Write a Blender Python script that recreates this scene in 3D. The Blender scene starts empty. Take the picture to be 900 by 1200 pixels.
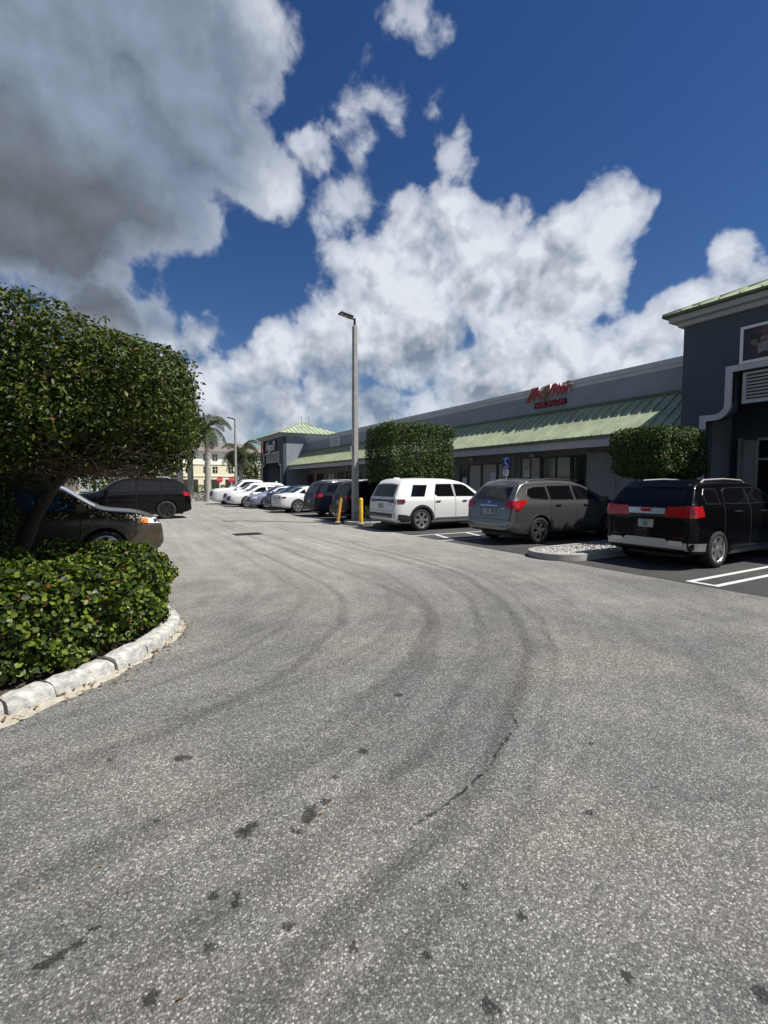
import bpy, bmesh, math, random
import numpy as np
from mathutils import Vector, Matrix
from mathutils.bvhtree import BVHTree
random.seed(7); np.random.seed(7)
R = math.radians
C = bpy.context.scene.collection
SC = bpy.context.scene

# ------------------------------------------------------------------ node helpers
class NT:
    def __init__(s, tree): s.t = tree; s.n = tree.nodes; s.l = tree.links
    def new(s, typ, **kw):
        nd = s.n.new(typ)
        for k, v in kw.items(): setattr(nd, k, v)
        return nd
    def put(s, sock, v):
        if isinstance(v, bpy.types.NodeSocket): s.l.new(v, sock)
        elif v is not None: sock.default_value = v
    def math(s, op, a, b=None, c=None, clamp=False):
        nd = s.new('ShaderNodeMath', operation=op, use_clamp=clamp)
        s.put(nd.inputs[0], a); s.put(nd.inputs[1], b)
        if c is not None: s.put(nd.inputs[2], c)
        return nd.outputs[0]
    def vmath(s, op, a, b=None, sc=None):
        nd = s.new('ShaderNodeVectorMath', operation=op)
        s.put(nd.inputs[0], a)
        if b is not None: s.put(nd.inputs[1], b)
        if sc is not None: s.put(nd.inputs[3], sc)
        return nd.outputs['Value'] if op in ('LENGTH', 'DOT_PRODUCT', 'DISTANCE') else nd.outputs[0]
    def mix(s, f, a, b, mode='MIX'):
        nd = s.new('ShaderNodeMix', data_type='RGBA', blend_type=mode)
        s.put(nd.inputs[0], f); s.put(nd.inputs[6], a); s.put(nd.inputs[7], b)
        return nd.outputs[2]
    def noise(s, vec, scale, detail=4, rough=.55, out=0, dist=0):
        nd = s.new('ShaderNodeTexNoise')
        if vec is not None: s.l.new(vec, nd.inputs['Vector'])
        nd.inputs['Scale'].default_value = scale; nd.inputs['Detail'].default_value = detail
        nd.inputs['Roughness'].default_value = rough; nd.inputs['Distortion'].default_value = dist
        return nd.outputs[out]
    def mr(s, v, a, b, c=0., d=1., smooth=False):
        nd = s.new('ShaderNodeMapRange', interpolation_type='SMOOTHSTEP' if smooth else 'LINEAR')
        s.put(nd.inputs[0], v); s.put(nd.inputs[1], a); s.put(nd.inputs[2], b); s.put(nd.inputs[3], c); s.put(nd.inputs[4], d)
        return nd.outputs[0]
    def ramp(s, f, stops):
        nd = s.new('ShaderNodeValToRGB'); s.put(nd.inputs[0], f)
        e = nd.color_ramp.elements
        while len(e) < len(stops): e.new(0.5)
        for el, (p, c) in zip(e, stops): el.position = p; el.color = (*c, 1) if len(c) == 3 else c
        return nd.outputs[0]

def c3(*v):
    return (v[0], v[0], v[0], 1) if len(v) == 1 else (*v, 1)

def mat(name, col, rough=.6, metal=0., coat=0., spec=.5, var=0., vscale=3., bump=0., bscale=60., emis=None):
    m = bpy.data.materials.new(name); m.use_nodes = True
    t = NT(m.node_tree); b = t.n['Principled BSDF']
    b.inputs['Roughness'].default_value = rough; b.inputs['Metallic'].default_value = metal
    b.inputs['Coat Weight'].default_value = coat; b.inputs['Coat Roughness'].default_value = .04
    b.inputs['Specular IOR Level'].default_value = spec
    co = t.new('ShaderNodeTexCoord').outputs['Object']
    base = c3(*col) if len(col) < 4 else col
    if var:
        n = t.noise(co, vscale, 6, .65)
        f = t.mr(n, .3, .7, 1 - var, 1 + var)
        k = t.vmath('SCALE', base[:3], sc=f)
        t.l.new(k, b.inputs['Base Color'])
    else: b.inputs['Base Color'].default_value = base
    if bump:
        n = t.noise(co, bscale, 5, .6)
        bp = t.new('ShaderNodeBump'); bp.inputs['Strength'].default_value = bump; bp.inputs['Distance'].default_value = .01
        t.l.new(n, bp.inputs['Height']); t.l.new(bp.outputs[0], b.inputs['Normal'])
    if emis:
        b.inputs['Emission Color'].default_value = c3(*emis[0]); b.inputs['Emission Strength'].default_value = emis[1]
    return m

# ------------------------------------------------------------------ object helpers
def tag(o, label=None, cat=None, group=None, kind=None):
    if label: o['label'] = label
    if cat: o['category'] = cat
    if group: o['group'] = group
    if kind: o['kind'] = kind
    return o
def empty(name, loc=(0, 0, 0), rz=0, parent=None):
    o = bpy.data.objects.new(name, None); C.objects.link(o)
    o.location = loc; o.rotation_euler = (0, 0, rz); o.parent = parent; o.empty_display_size = .2
    return o
def link(name, me, parent=None):
    o = bpy.data.objects.new(name, me); C.objects.link(o); o.parent = parent
    return o
def tree_copy(o, parent=None):
    c = o.copy(); C.objects.link(c); c.parent = parent
    for ch in list(o.children): tree_copy(ch, c)
    return c

class MB:
    """mesh collector"""
    def __init__(s): s.v = []; s.f = []; s.mi = []
    def add(s, vs, fs, mi=0):
        k = len(s.v); s.v += [tuple(v) for v in vs]; s.f += [tuple(i + k for i in f) for f in fs]; s.mi += [mi] * len(fs); return s
    def box(s, x0, x1, y0, y1, z0, z1, mi=0, rot=None, piv=None):
        vs = [Vector(p) for p in ((x0,y0,z0),(x1,y0,z0),(x1,y1,z0),(x0,y1,z0),(x0,y0,z1),(x1,y0,z1),(x1,y1,z1),(x0,y1,z1))]
        if rot is not None:
            p = Vector(piv) if piv else Vector(((x0+x1)/2, (y0+y1)/2, (z0+z1)/2))
            vs = [rot @ (v - p) + p for v in vs]
        return s.add(vs, [(0,3,2,1),(4,5,6,7),(0,1,5,4),(1,2,6,5),(2,3,7,6),(3,0,4,7)], mi)
    def tube(s, pts, rads, n=8, mi=0, cap=True):
        pts = [Vector(p) for p in pts]
        if not hasattr(rads, '__len__'): rads = [rads] * len(pts)
        k = len(s.v); ref = Vector((0, 0, 1)); prev = None
        for i, p in enumerate(pts):
            d = (pts[min(i+1, len(pts)-1)] - pts[max(i-1, 0)]).normalized()
            if prev is None:
                a = d.cross(ref if abs(d.z) < .9 else Vector((1, 0, 0))).normalized()
            else: a = (prev - d * prev.dot(d)).normalized()
            prev = a; b = d.cross(a)
            for j in range(n):
                t = 2 * math.pi * j / n
                s.v.append(tuple(p + (a * math.cos(t) + b * math.sin(t)) * rads[i]))
        for i in range(len(pts) - 1):
            for j in range(n):
                s.f.append((k+i*n+j, k+i*n+(j+1) % n, k+(i+1)*n+(j+1) % n, k+(i+1)*n+j)); s.mi.append(mi)
        if cap:
            s.f.append(tuple(k + j for j in reversed(range(n)))); s.mi.append(mi)
            m = len(pts) - 1
            s.f.append(tuple(k + m*n + j for j in range(n))); s.mi.append(mi)
        return s
    def lathe(s, prof, n=32, axis='z', c=(0, 0, 0), mi=0):
        k = len(s.v)
        for r, h in prof:
            for j in range(n):
                t = 2*math.pi*j/n; a, b = r*math.cos(t), r*math.sin(t)
                s.v.append((a+c[0], b+c[1], h+c[2]) if axis == 'z' else (a+c[0], h+c[1], b+c[2]))
        for i in range(len(prof)-1):
            for j in range(n):
                s.f.append((k+i*n+j, k+i*n+(j+1) % n, k+(i+1)*n+(j+1) % n, k+(i+1)*n+j)); s.mi.append(mi)
        return s
    def prism(s, poly, z0, z1, mi=0):
        n = len(poly)
        return s.add([(x, y, z0) for x, y in poly] + [(x, y, z1) for x, y in poly],
              [tuple(reversed(range(n))), tuple(range(n, 2*n))] + [(i, (i+1) % n, n+(i+1) % n, n+i) for i in range(n)], mi)
    def prismX(s, poly, x0, x1, mi=0):      # poly in (y,z)
        n = len(poly)
        return s.add([(x0, y, z) for y, z in poly] + [(x1, y, z) for y, z in poly],
              [tuple(reversed(range(n))), tuple(range(n, 2*n))] + [(i, (i+1) % n, n+(i+1) % n, n+i) for i in range(n)], mi)
    def mesh(s, name, mats, smooth=None, bevel=0, fix=True):
        me = bpy.data.meshes.new(name)
        me.from_pydata(s.v, [], s.f)
        for m in (mats if isinstance(mats, (list, tuple)) else [mats]): me.materials.append(m)
        me.polygons.foreach_set('material_index', s.mi)
        if fix or bevel:
            bm = bmesh.new(); bm.from_mesh(me)
            bmesh.ops.recalc_face_normals(bm, faces=bm.faces)
            if bevel:
                es = [e for e in bm.edges if len(e.link_faces) == 2 and e.calc_face_angle(0) > .5]
                bmesh.ops.bevel(bm, geom=es, offset=bevel, segments=2, affect='EDGES', clamp_overlap=True)
            bm.to_mesh(me); bm.free()
        if smooth:
            me.polygons.foreach_set('use_smooth', [True]*len(me.polygons)); me.set_sharp_from_angle(angle=R(smooth))
        me.update(); return me
    def build(s, name, mats, parent=None, smooth=None, bevel=0):
        return link(name, s.mesh(name, mats, smooth, bevel), parent)

def text_mesh(name, body, size, m, depth=.02, shear=0., parent=None, offset=0., bold=0.):
    cu = bpy.data.curves.new(name + '_t', 'FONT'); cu.body = body; cu.size = size; cu.extrude = depth; cu.shear = shear
    cu.align_x = 'CENTER'; cu.align_y = 'CENTER'; cu.offset = offset + bold; cu.resolution_u = 3
    o = bpy.data.objects.new('tmp', cu); C.objects.link(o)
    dg = bpy.context.evaluated_depsgraph_get()
    me = bpy.data.meshes.new_from_object(o.evaluated_get(dg)); me.name = name
    bpy.data.objects.remove(o); bpy.data.curves.remove(cu)
    me.materials.clear(); me.materials.append(m)
    return link(name, me, parent)
def wall_rot(o, loc):      # text standing on a wall facing -X, read by someone looking towards +X
    o.matrix_local = Matrix.Translation(loc) @ Matrix(((0,0,-1,0),(-1,0,0,0),(0,1,0,0),(0,0,0,1)))
    return o

def pchip(pts):
    xs = np.array([p[0] for p in pts], float); ys = np.array([p[1] for p in pts], float)
    h = np.diff(xs); d = np.diff(ys)/h; m = np.zeros(len(xs))
    for i in range(1, len(xs)-1):
        if d[i-1]*d[i] > 0:
            w1 = 2*h[i]+h[i-1]; w2 = h[i]+2*h[i-1]; m[i] = (w1+w2)/(w1/d[i-1]+w2/d[i])
    m[0] = d[0]; m[-1] = d[-1]
    def f(x):
        x = min(max(x, xs[0]), xs[-1]); i = min(max(int(np.searchsorted(xs, x))-1, 0), len(xs)-2)
        t = (x-xs[i])/h[i]
        return float((2*t**3-3*t*t+1)*ys[i]+(t**3-2*t*t+t)*h[i]*m[i]+(-2*t**3+3*t*t)*ys[i+1]+(t**3-t*t)*h[i]*m[i+1])
    return f

# ------------------------------------------------------------------ camera
F = 560.; TH = math.atan(320/560); PH = math.atan(34/560); CH = 1.65
cam = bpy.data.cameras.new('camera'); co = bpy.data.objects.new('camera', cam); C.objects.link(co)
co.location = (0, 0, CH); co.rotation_euler = (R(90)-PH, 0, -TH)
cam.sensor_fit = 'VERTICAL'; cam.sensor_height = 36; cam.lens = 36*F/1200; cam.clip_end = 3000; cam.clip_start = .05
SC.camera = co
def pxdir(px, py):
    cx = (px-450)/F; cy = -(py-600)/F
    fw = math.cos(PH)+cy*math.sin(PH); up = cy*math.cos(PH)-math.sin(PH)
    return Vector((cx*math.cos(TH)+fw*math.sin(TH), fw*math.cos(TH)-cx*math.sin(TH), up)).normalized()

# ------------------------------------------------------------------ light and sky
EL = R(57.5); SH = Vector((.73, -.68)).normalized()
sund = Vector((SH.x*math.cos(EL), SH.y*math.cos(EL), math.sin(EL)))
sl = bpy.data.lights.new('sun', 'SUN'); sl.energy = 4.6; sl.angle = R(.53); sl.color = (1, .965, .9)
so = bpy.data.objects.new('sun', sl); C.objects.link(so); so.location = (20, -20, 40)
so.rotation_euler = sund.to_track_quat('Z', 'Y').to_euler()

def build_world():
    w = bpy.data.worlds.new('World'); SC.world = w; w.use_nodes = True
    t = NT(w.node_tree); bg = t.n['Background']; bg.inputs[1].default_value = .062
    sky = t.new('ShaderNodeTexSky', sky_type='NISHITA'); sky.sun_disc = False
    sky.sun_elevation = EL; sky.sun_rotation = math.atan2(SH.x, SH.y)
    sky.air_density = 1.0; sky.dust_density = .12; sky.ozone_density = 2.2; sky.altitude = 0
    g = t.new('ShaderNodeTexCoord').outputs['Generated']
    d = t.vmath('NORMALIZE', g)
    # warp
    wn = t.noise(d, 3.2, 3, .55, out=1); wv = t.vmath('SUBTRACT', wn, (.5, .5, .5)); wv = t.vmath('SCALE', wv, sc=.10)
    wn2 = t.noise(d, 13., 3, .6, out=1); wv2 = t.vmath('SUBTRACT', wn2, (.5, .5, .5)); wv2 = t.vmath('SCALE', wv2, sc=.06)
    dw = t.vmath('ADD', t.vmath('ADD', d, wv), wv2)
    def field(bl, gain=1.5):
        acc = None
        for (px, py, r, wt) in bl:
            c = pxdir(px, py); c2 = pxdir(px + r*.7, py - r*.7); rad = (c-c2).length
            ds = t.vmath('DISTANCE', dw, tuple(c))
            k = wt*gain; v = t.math('MINIMUM', t.math('MULTIPLY_ADD', ds, -k/rad, k), .8*wt)
            acc = v if acc is None else t.math('SMOOTH_MAX', acc, v, .22)
        return acc
    B = [(-160,60,260,1.1),(30,60,190,1.1),(190,60,140,1.),(30,215,160,1.1),(170,205,105,.9),(80,270,70,.9),(280,70,70,.75),
         (240,150,90,.9),(318,205,40,.55),(295,40,60,.7),(-130,280,110,1.),
         (362,172,28,.42),(456,110,44,.30),(418,142,32,.24),(488,48,34,.27),(470,14,32,.24),(536,180,38,.42),(545,148,20,.28),
         (404,234,38,.30),(505,128,14,.2),
         (560,310,95,1.),(480,335,85,.95),(640,330,80,.9),(710,262,62,.9),(738,238,40,.7),(540,250,52,.75),(470,262,48,.7),(600,250,40,.6),(668,268,42,.65),
         (410,390,75,.95),(335,412,45,.75),(298,440,38,.7),(480,400,75,.95),(600,400,70,.85),(650,400,65,.85),(700,330,60,.8),(420,310,50,.7),
         (800,365,55,.85),(850,345,45,.8),(862,300,42,.72),(760,385,60,.9),(640,445,70,1.),(730,430,70,1.),(890,330,40,.7),(560,450,60,.9),
         (110,370,60,.8),(182,392,38,.5),(236,398,26,.5),(250,450,38,.7),(270,490,45,.7),(340,490,45,.7),(400,470,45,.7),
         (250,540,60,.7),(440,490,45,.6),(520,490,40,.5),(160,470,80,.9),
         (1000,420,120,.8)]
    D = field(B)
    # scattered cloud on the rest of the sky, away from the photographed part
    fwd = (math.sin(TH), math.cos(TH), .25)
    away = t.mr(t.vmath('DOT_PRODUCT', d, tuple(Vector(fwd).normalized())), .30, .05, 0., 1., True)
    low = t.noise(d, 2.4, 2, .5)
    D2 = t.math('SUBTRACT', t.mr(low, .50, .68, -.5, .9), t.math('MULTIPLY', t.math('SUBTRACT', 1., away), 3.))
    D = t.math('MAXIMUM', D, D2)
    sz = t.new('ShaderNodeSeparateXYZ'); t.l.new(dw, sz.inputs[0])
    D = t.math('MAXIMUM', D, t.mr(sz.outputs[2], .0, .15, .5, -.6))
    n1 = t.noise(d, 9., 9, .6, dist=.25)
    off = t.vmath('ADD', d, tuple(sund*.028 + Vector((0, 0, .012))))
    s1 = t.noise(d, 9., 4, .55, dist=.25); n2 = t.noise(off, 9., 4, .55, dist=.25)
    def puff(vec, sc_):
        vo = t.new('ShaderNodeTexVoronoi', feature='F1'); t.l.new(vec, vo.inputs['Vector']); vo.inputs['Scale'].default_value = sc_
        vo.inputs['Detail'].default_value = 2.; vo.inputs['Roughness'].default_value = .55; vo.inputs['Lacunarity'].default_value = 2.3
        vo.normalize = True
        return vo.outputs['Distance']
    pw = t.vmath('ADD', d, t.vmath('SCALE', t.vmath('SUBTRACT', t.noise(d, 8., 4, .6, out=1), (.5, .5, .5)), sc=.07))
    p1 = puff(pw, 11.); p2 = puff(t.vmath('ADD', pw, tuple(sund*.016 + Vector((0, 0, .010)))), 11.)
    nf = t.math('ADD', t.math('MULTIPLY', t.math('SUBTRACT', n1, .5), 1.6), t.math('MULTIPLY', t.math('SUBTRACT', .33, p1), .75))
    dens = t.math('ADD', D, nf)
    mask = t.mr(dens, .0, .32, 0., 1., True)
    thick = t.mr(dens, .1, 1.1, 0., 1., True)
    G = [(-160,120,260,1.1),(30,180,230,1.2),(120,250,170,1.15),(60,90,150,.95),(190,110,175,.9),(275,120,90,.6),(150,320,80,1.),(-60,330,160,1.1)]
    tone = t.math('MULTIPLY', t.mr(field(G), .0, .6, 0., 1., True), t.mr(dens, .1, .7, .35, 1., True))
    K = [(60,300,150,1.),(140,280,110,.9),(0,200,120,.8)]
    dark = t.mr(field(K), 0., 1., 0., 1., True)
    U = [(420,480,80,.9),(500,410,70,.6),(560,480,70,.8),(330,470,60,.7),(640,330,60,.5),(390,440,60,.7),(280,510,70,.8),(480,440,60,.7),(225,395,40,.6),(600,440,50,.5),(540,330,50,.35)]
    under = t.mr(field(U), 0., .8, 0., 1., True)
    sh = t.math('SUBTRACT', s1, n2)
    lum = t.math('ADD', t.math('ADD', t.math('MULTIPLY_ADD', sh, 1.0, 1.0), t.math('MULTIPLY', t.math('SUBTRACT', n1, .5), .25)), t.math('MULTIPLY', t.math('SUBTRACT', p2, p1), 1.3))
    lum = t.math('SUBTRACT', lum, t.math('MULTIPLY', thick, .10))
    lum = t.math('SUBTRACT', lum, t.math('MULTIPLY', under, .32))
    lum = t.math('MAXIMUM', t.math('MINIMUM', lum, 1.0), .45)
    white = t.mix(t.mr(lum, .45, 1.0, 0., 1.), c3(2.3, 2.75, 3.5), c3(7.4, 7.8, 8.5))
    gl = t.math('ADD', t.math('MULTIPLY_ADD', sh, .8, 1.), t.math('MULTIPLY', t.math('SUBTRACT', n1, .5), .5))
    gcol = t.mix(dark, c3(2.3, 2.9, 3.8), c3(1.35, 1.52, 1.75))
    gcol = t.vmath('SCALE', gcol, sc=gl)
    cl = t.mix(tone, white, gcol)
    # sky colour
    hs = t.new('ShaderNodeHueSaturation'); hs.inputs['Hue'].default_value = .512; hs.inputs['Saturation'].default_value = SKY_SAT; hs.inputs['Value'].default_value = SKY_VAL
    t.l.new(sky.outputs[0], hs.inputs['Color'])
    mk = t.math('MULTIPLY', mask, t.mr(dens, 0., .75, .38, 1.))
    out = t.mix(mk, hs.outputs[0], cl)
    t.l.new(out, bg.inputs[0])
    w.cycles.sampling_method = 'MANUAL'; w.cycles.sample_map_resolution = 512
SKY_SAT = 1.30; SKY_VAL = .72
build_world()
SC.view_settings.view_transform = 'Standard'; SC.view_settings.look = 'None'
SC.view_settings.exposure = 0.7; SC.view_settings.gamma = 1.0; SC.view_settings.use_curve_mapping = False

# ------------------------------------------------------------------ materials
def asphalt(name, base, warm, stains):
    m = bpy.data.materials.new(name); m.use_nodes = True
    t = NT(m.node_tree); b = t.n['Principled BSDF']
    P = t.new('ShaderNodeNewGeometry').outputs['Position']
    sx = t.new('ShaderNodeSeparateXYZ'); t.l.new(P, sx.inputs[0]); X, Y = sx.outputs[0], sx.outputs[1]
    v1 = t.new('ShaderNodeTexVoronoi'); v1.inputs['Scale'].default_value = 120; t.l.new(P, v1.inputs['Vector'])
    v2 = t.new('ShaderNodeTexVoronoi'); v2.inputs['Scale'].default_value = 260; t.l.new(P, v2.inputs['Vector'])
    s1 = t.new('ShaderNodeSeparateColor'); t.l.new(v1.outputs['Color'], s1.inputs[0])
    s2 = t.new('ShaderNodeSeparateColor'); t.l.new(v2.outputs['Color'], s2.inputs[0])
    st = t.ramp(s1.outputs[0], [(0, (.18,)*3), (.32, (.52,)*3), (.68, (.95,)*3), (.86, (1.6,)*3), (.965, (2.8,)*3)])
    edge = t.mr(v1.outputs['Distance'], .25, .62, 1., .45)
    st = t.vmath('SCALE', st, sc=edge)
    st2 = t.ramp(s2.outputs[0], [(0, (.45,)*3), (.5, (.95,)*3), (.9, (1.5,)*3), (1, (2.,)*3)])
    agg = t.mix(.32, st, st2)
    big = t.noise(P, .35, 4, .6); mid = t.noise(P, 2.6, 5, .65); fine = t.noise(P, 14, 4, .7)
    f = t.math('MULTIPLY', t.mr(big, .3, .7, .84, 1.12), t.mr(mid, .3, .7, .86, 1.14))
    f = t.math('MULTIPLY', f, t.mr(fine, .3, .7, .9, 1.1))
    colr = t.mix(t.mr(t.noise(P, .55, 5, .62), .40, .64, 0., 1., True), c3(*base), c3(*warm))
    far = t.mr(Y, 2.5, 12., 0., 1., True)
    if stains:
        colr = t.mix(t.math('MULTIPLY', far, .8), colr, c3(*[w*1.5 for w in warm]))  # lighter farther off: dusty wear, plus glancing-light brightening put into the colour
        # circular drive: streaks run along the turning line of the cars
        dx = t.math('SUBTRACT', X, -.25); dy = t.math('MINIMUM', t.math('SUBTRACT', Y, 7.9), 0.)
        rr = t.math('SQRT', t.math('ADD', t.math('MULTIPLY', dx, dx), t.math('MULTIPLY', dy, dy)))
        cv = t.new('ShaderNodeCombineXYZ'); t.put(cv.inputs[0], rr); t.put(cv.inputs[1], t.math('MULTIPLY', t.math('ARCTAN2', dy, dx), .35)); t.put(cv.inputs[2], t.math('MULTIPLY', t.math('MAXIMUM', Y, 7.9), .05))
        s = t.math('ADD', t.math('MULTIPLY', t.noise(cv.outputs[0], 1.7, 3, .6), .45), t.math('MULTIPLY', t.noise(cv.outputs[0], 6.5, 4, .6), .55))
        stk = t.mr(s, .36, .64, .80, 1.15)
        stk = t.mix(t.mr(rr, 6.5, 9.5, 0., .8), stk, c3(1.))
        f = t.math('MULTIPLY', f, t.math('ADD', stk, 0.))
        wob = t.math('MULTIPLY', t.math('SUBTRACT', t.noise(P, .7, 3, .6), .5), .40)
        # tyre bands fitted through points read off the ground
        for (p1, p2, p3, wd, dk) in [((5.7,8.5),(4.34,4.34),(1.57,1.92),.075,.36),((5.95,8.6),(4.62,4.25),(1.75,1.72),.05,.22),((5.3,8.5),(3.9,4.5),(1.1,2.15),.06,.22),((3.75,6.6),(2.69,3.85),(.62,2.5),.09,.28),((4.3,8.4),(3.2,4.6),(1.2,2.9),.06,.24),((3.95,6.9),(2.9,3.95),(.8,2.35),.04,.18),
                                     ((3.0,7.0),(2.32,5.07),(1.24,3.95),.06,.30),((2.5,7.3),(1.9,5.6),(.95,4.6),.05,.2),((8.0,9.5),(6.3,5.6),(4.0,1.6),.08,.14)]:
            ax, ay = p1; bx, by = p2; cx, cy = p3
            dd = 2*(ax*(by-cy)+bx*(cy-ay)+cx*(ay-by))
            ux = ((ax*ax+ay*ay)*(by-cy)+(bx*bx+by*by)*(cy-ay)+(cx*cx+cy*cy)*(ay-by))/dd
            uy = ((ax*ax+ay*ay)*(cx-bx)+(bx*bx+by*by)*(ax-cx)+(cx*cx+cy*cy)*(bx-ax))/dd
            r = math.hypot(ax-ux, ay-uy)
            yy = t.math('MINIMUM', t.math('SUBTRACT', Y, uy), 0.); xx = t.math('SUBTRACT', X, ux)
            q = t.math('SQRT', t.math('ADD', t.math('MULTIPLY', xx, xx), t.math('MULTIPLY', yy, yy)))
            q = t.math('ABSOLUTE', t.math('ADD', t.math('SUBTRACT', q, r), wob))
            bnd = t.mr(q, wd*.25, wd*1.5, 1., 0., True)
            bnd = t.math('MULTIPLY', bnd, t.mr(xx, -r*.15, r*.25, 0., 1., True))
            bnd = t.math('MULTIPLY', bnd, t.mr(Y, 12., 26., 1., .3))
            bnd = t.math('MULTIPLY', bnd, t.mr(mid, .3, .6, .35, 1.))
            f = t.math('MULTIPLY', f, t.math('MULTIPLY_ADD', bnd, -dk, 1.))
        # crack
        q = None
        wv = t.vmath('SCALE', t.vmath('SUBTRACT', t.noise(P, 16, 3, .7, out=1), (.5, .5, .5)), sc=.05)
        Pw = t.vmath('ADD', P, wv)
        pts = [(2.44,2.42),(2.36,2.30),(2.2,2.22),(2.01,2.12),(1.84,2.02),(1.57,1.92),(1.36,1.87),(1.19,1.84)]
        for (x0, y0), (x1, y1) in zip(pts, pts[1:]):
            a = Vector((x0, y0, 0)); bb = Vector((x1, y1, 0)); L = (bb-a).length; dr = (bb-a)/L
            rel = t.vmath('SUBTRACT', Pw, tuple(a)); u = t.vmath('DOT_PRODUCT', rel, tuple(dr))
            u = t.math('MINIMUM', t.math('MAXIMUM', u, 0.), L)
            cp = t.vmath('SCALE', tuple(dr), sc=u); ds = t.vmath('DISTANCE', rel, cp)
            q = ds if q is None else t.math('MINIMUM', q, ds)
        gate = t.mr(t.noise(P, 22, 2, .6), .42, .52, 0., 1.)
        crack = t.math('MULTIPLY', t.mr(q, .005, .014, 1., 0., True), gate)
        f = t.math('MULTIPLY', f, t.math('MULTIPLY_ADD', crack, -.82, 1.))
        # oil spots
        wv2 = t.vmath('SCALE', t.vmath('SUBTRACT', t.noise(P, 34, 5, .75, out=1), (.5, .5, .5)), sc=.10)
        Ps = t.vmath('ADD', P, wv2); q = None
        spots = [(.31,3.02,.035),(.36,3.0,.025),(1.3,2.54,.03),(.5,2.21,.04),(.54,2.235,.03),(.81,2.17,.035),(.83,2.20,.03),(.79,2.14,.025),(.92,2.22,.028),(.71,2.11,.02),(.73,2.08,.015),
                 (.31,1.92,.022),(.38,1.84,.02),(.39,1.88,.014),(.53,1.64,.02),(-.25,1.92,.028),(-.20,1.935,.026),(-.15,1.95,.02),(-.1,1.99,.016),(.26,1.7,.022),(.02,1.75,.014),(.06,1.62,.025),
                 (1.31,1.24,.02),(1.21,1.45,.016),(2.03,1.49,.022),(.99,1.06,.025),(.91,1.29,.018),(1.78,.65,.03),(1.05,2.38,.02),(.15,2.5,.015),(-.05,3.2,.018),(1.9,3.1,.03),(2.6,1.9,.02),(.7,1.45,.02),(1.45,.9,.02),(.4,1.3,.02)]
        for (x, y, r) in spots:
            ds = t.math('MULTIPLY', t.vmath('DISTANCE', Ps, (x, y, 0)), 1/r)
            q = ds if q is None else t.math('MINIMUM', q, ds)
        sp = t.mr(q, .75, 1.35, 1., 0., True)
        f = t.math('MULTIPLY', f, t.math('MULTIPLY_ADD', sp, -.72, 1.))
        # soft dark patch by the hedge end
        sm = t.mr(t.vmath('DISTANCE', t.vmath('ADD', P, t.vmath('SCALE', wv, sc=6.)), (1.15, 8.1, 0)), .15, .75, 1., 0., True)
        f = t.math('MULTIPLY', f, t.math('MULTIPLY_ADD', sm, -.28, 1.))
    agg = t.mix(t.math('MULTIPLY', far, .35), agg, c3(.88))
    colr = t.mix(1., colr, agg, 'MULTIPLY')
    colr = t.vmath('SCALE', colr, sc=f)
    t.l.new(colr, b.inputs['Base Color'])
    b.inputs['Roughness'].default_value = .88; b.inputs['Specular IOR Level'].default_value = .3
    bp = t.new('ShaderNodeBump'); bp.inputs['Strength'].default_value = .7; bp.inputs['Distance'].default_value = .004
    h = t.math('ADD', t.math('MULTIPLY', v1.outputs['Distance'], -1.), t.math('MULTIPLY', fine, .8))
    t.l.new(h, bp.inputs['Height']); t.l.new(bp.outputs[0], b.inputs['Normal'])
    return m

def leafmat(name, c1, c2, c3_, rough=.38, trans=.25):
    m = bpy.data.materials.new(name); m.use_nodes = True
    t = NT(m.node_tree); b = t.n['Principled BSDF']; outn = t.n['Material Output']
    rnd = t.new('ShaderNodeNewGeometry').outputs['Random Per Island']
    col = t.ramp(rnd, [(0, c1), (.45, c2), (.85, c3_), (.965, tuple(min(1, k*1.2) for k in c3_)), (.985, (.12, .05, .02))])
    t.l.new(col, b.inputs['Base Color']); b.inputs['Roughness'].default_value = rough
    b.inputs['Specular IOR Level'].default_value = .24
    tr = t.new('ShaderNodeBsdfTranslucent'); tc = t.mix(1., col, c3(1.5, 1.7, .6), 'MULTIPLY'); t.l.new(tc, tr.inputs[0])
    mx = t.new('ShaderNodeMixShader'); mx.inputs[0].default_value = trans
    t.l.new(b.outputs[0], mx.inputs[1]); t.l.new(tr.outputs[0], mx.inputs[2]); t.l.new(mx.outputs[0], outn.inputs[0])
    return m

def wheel_paint(name, col, metal=0., rough=.3): return mat(name, col, rough, metal, coat=.3)

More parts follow.
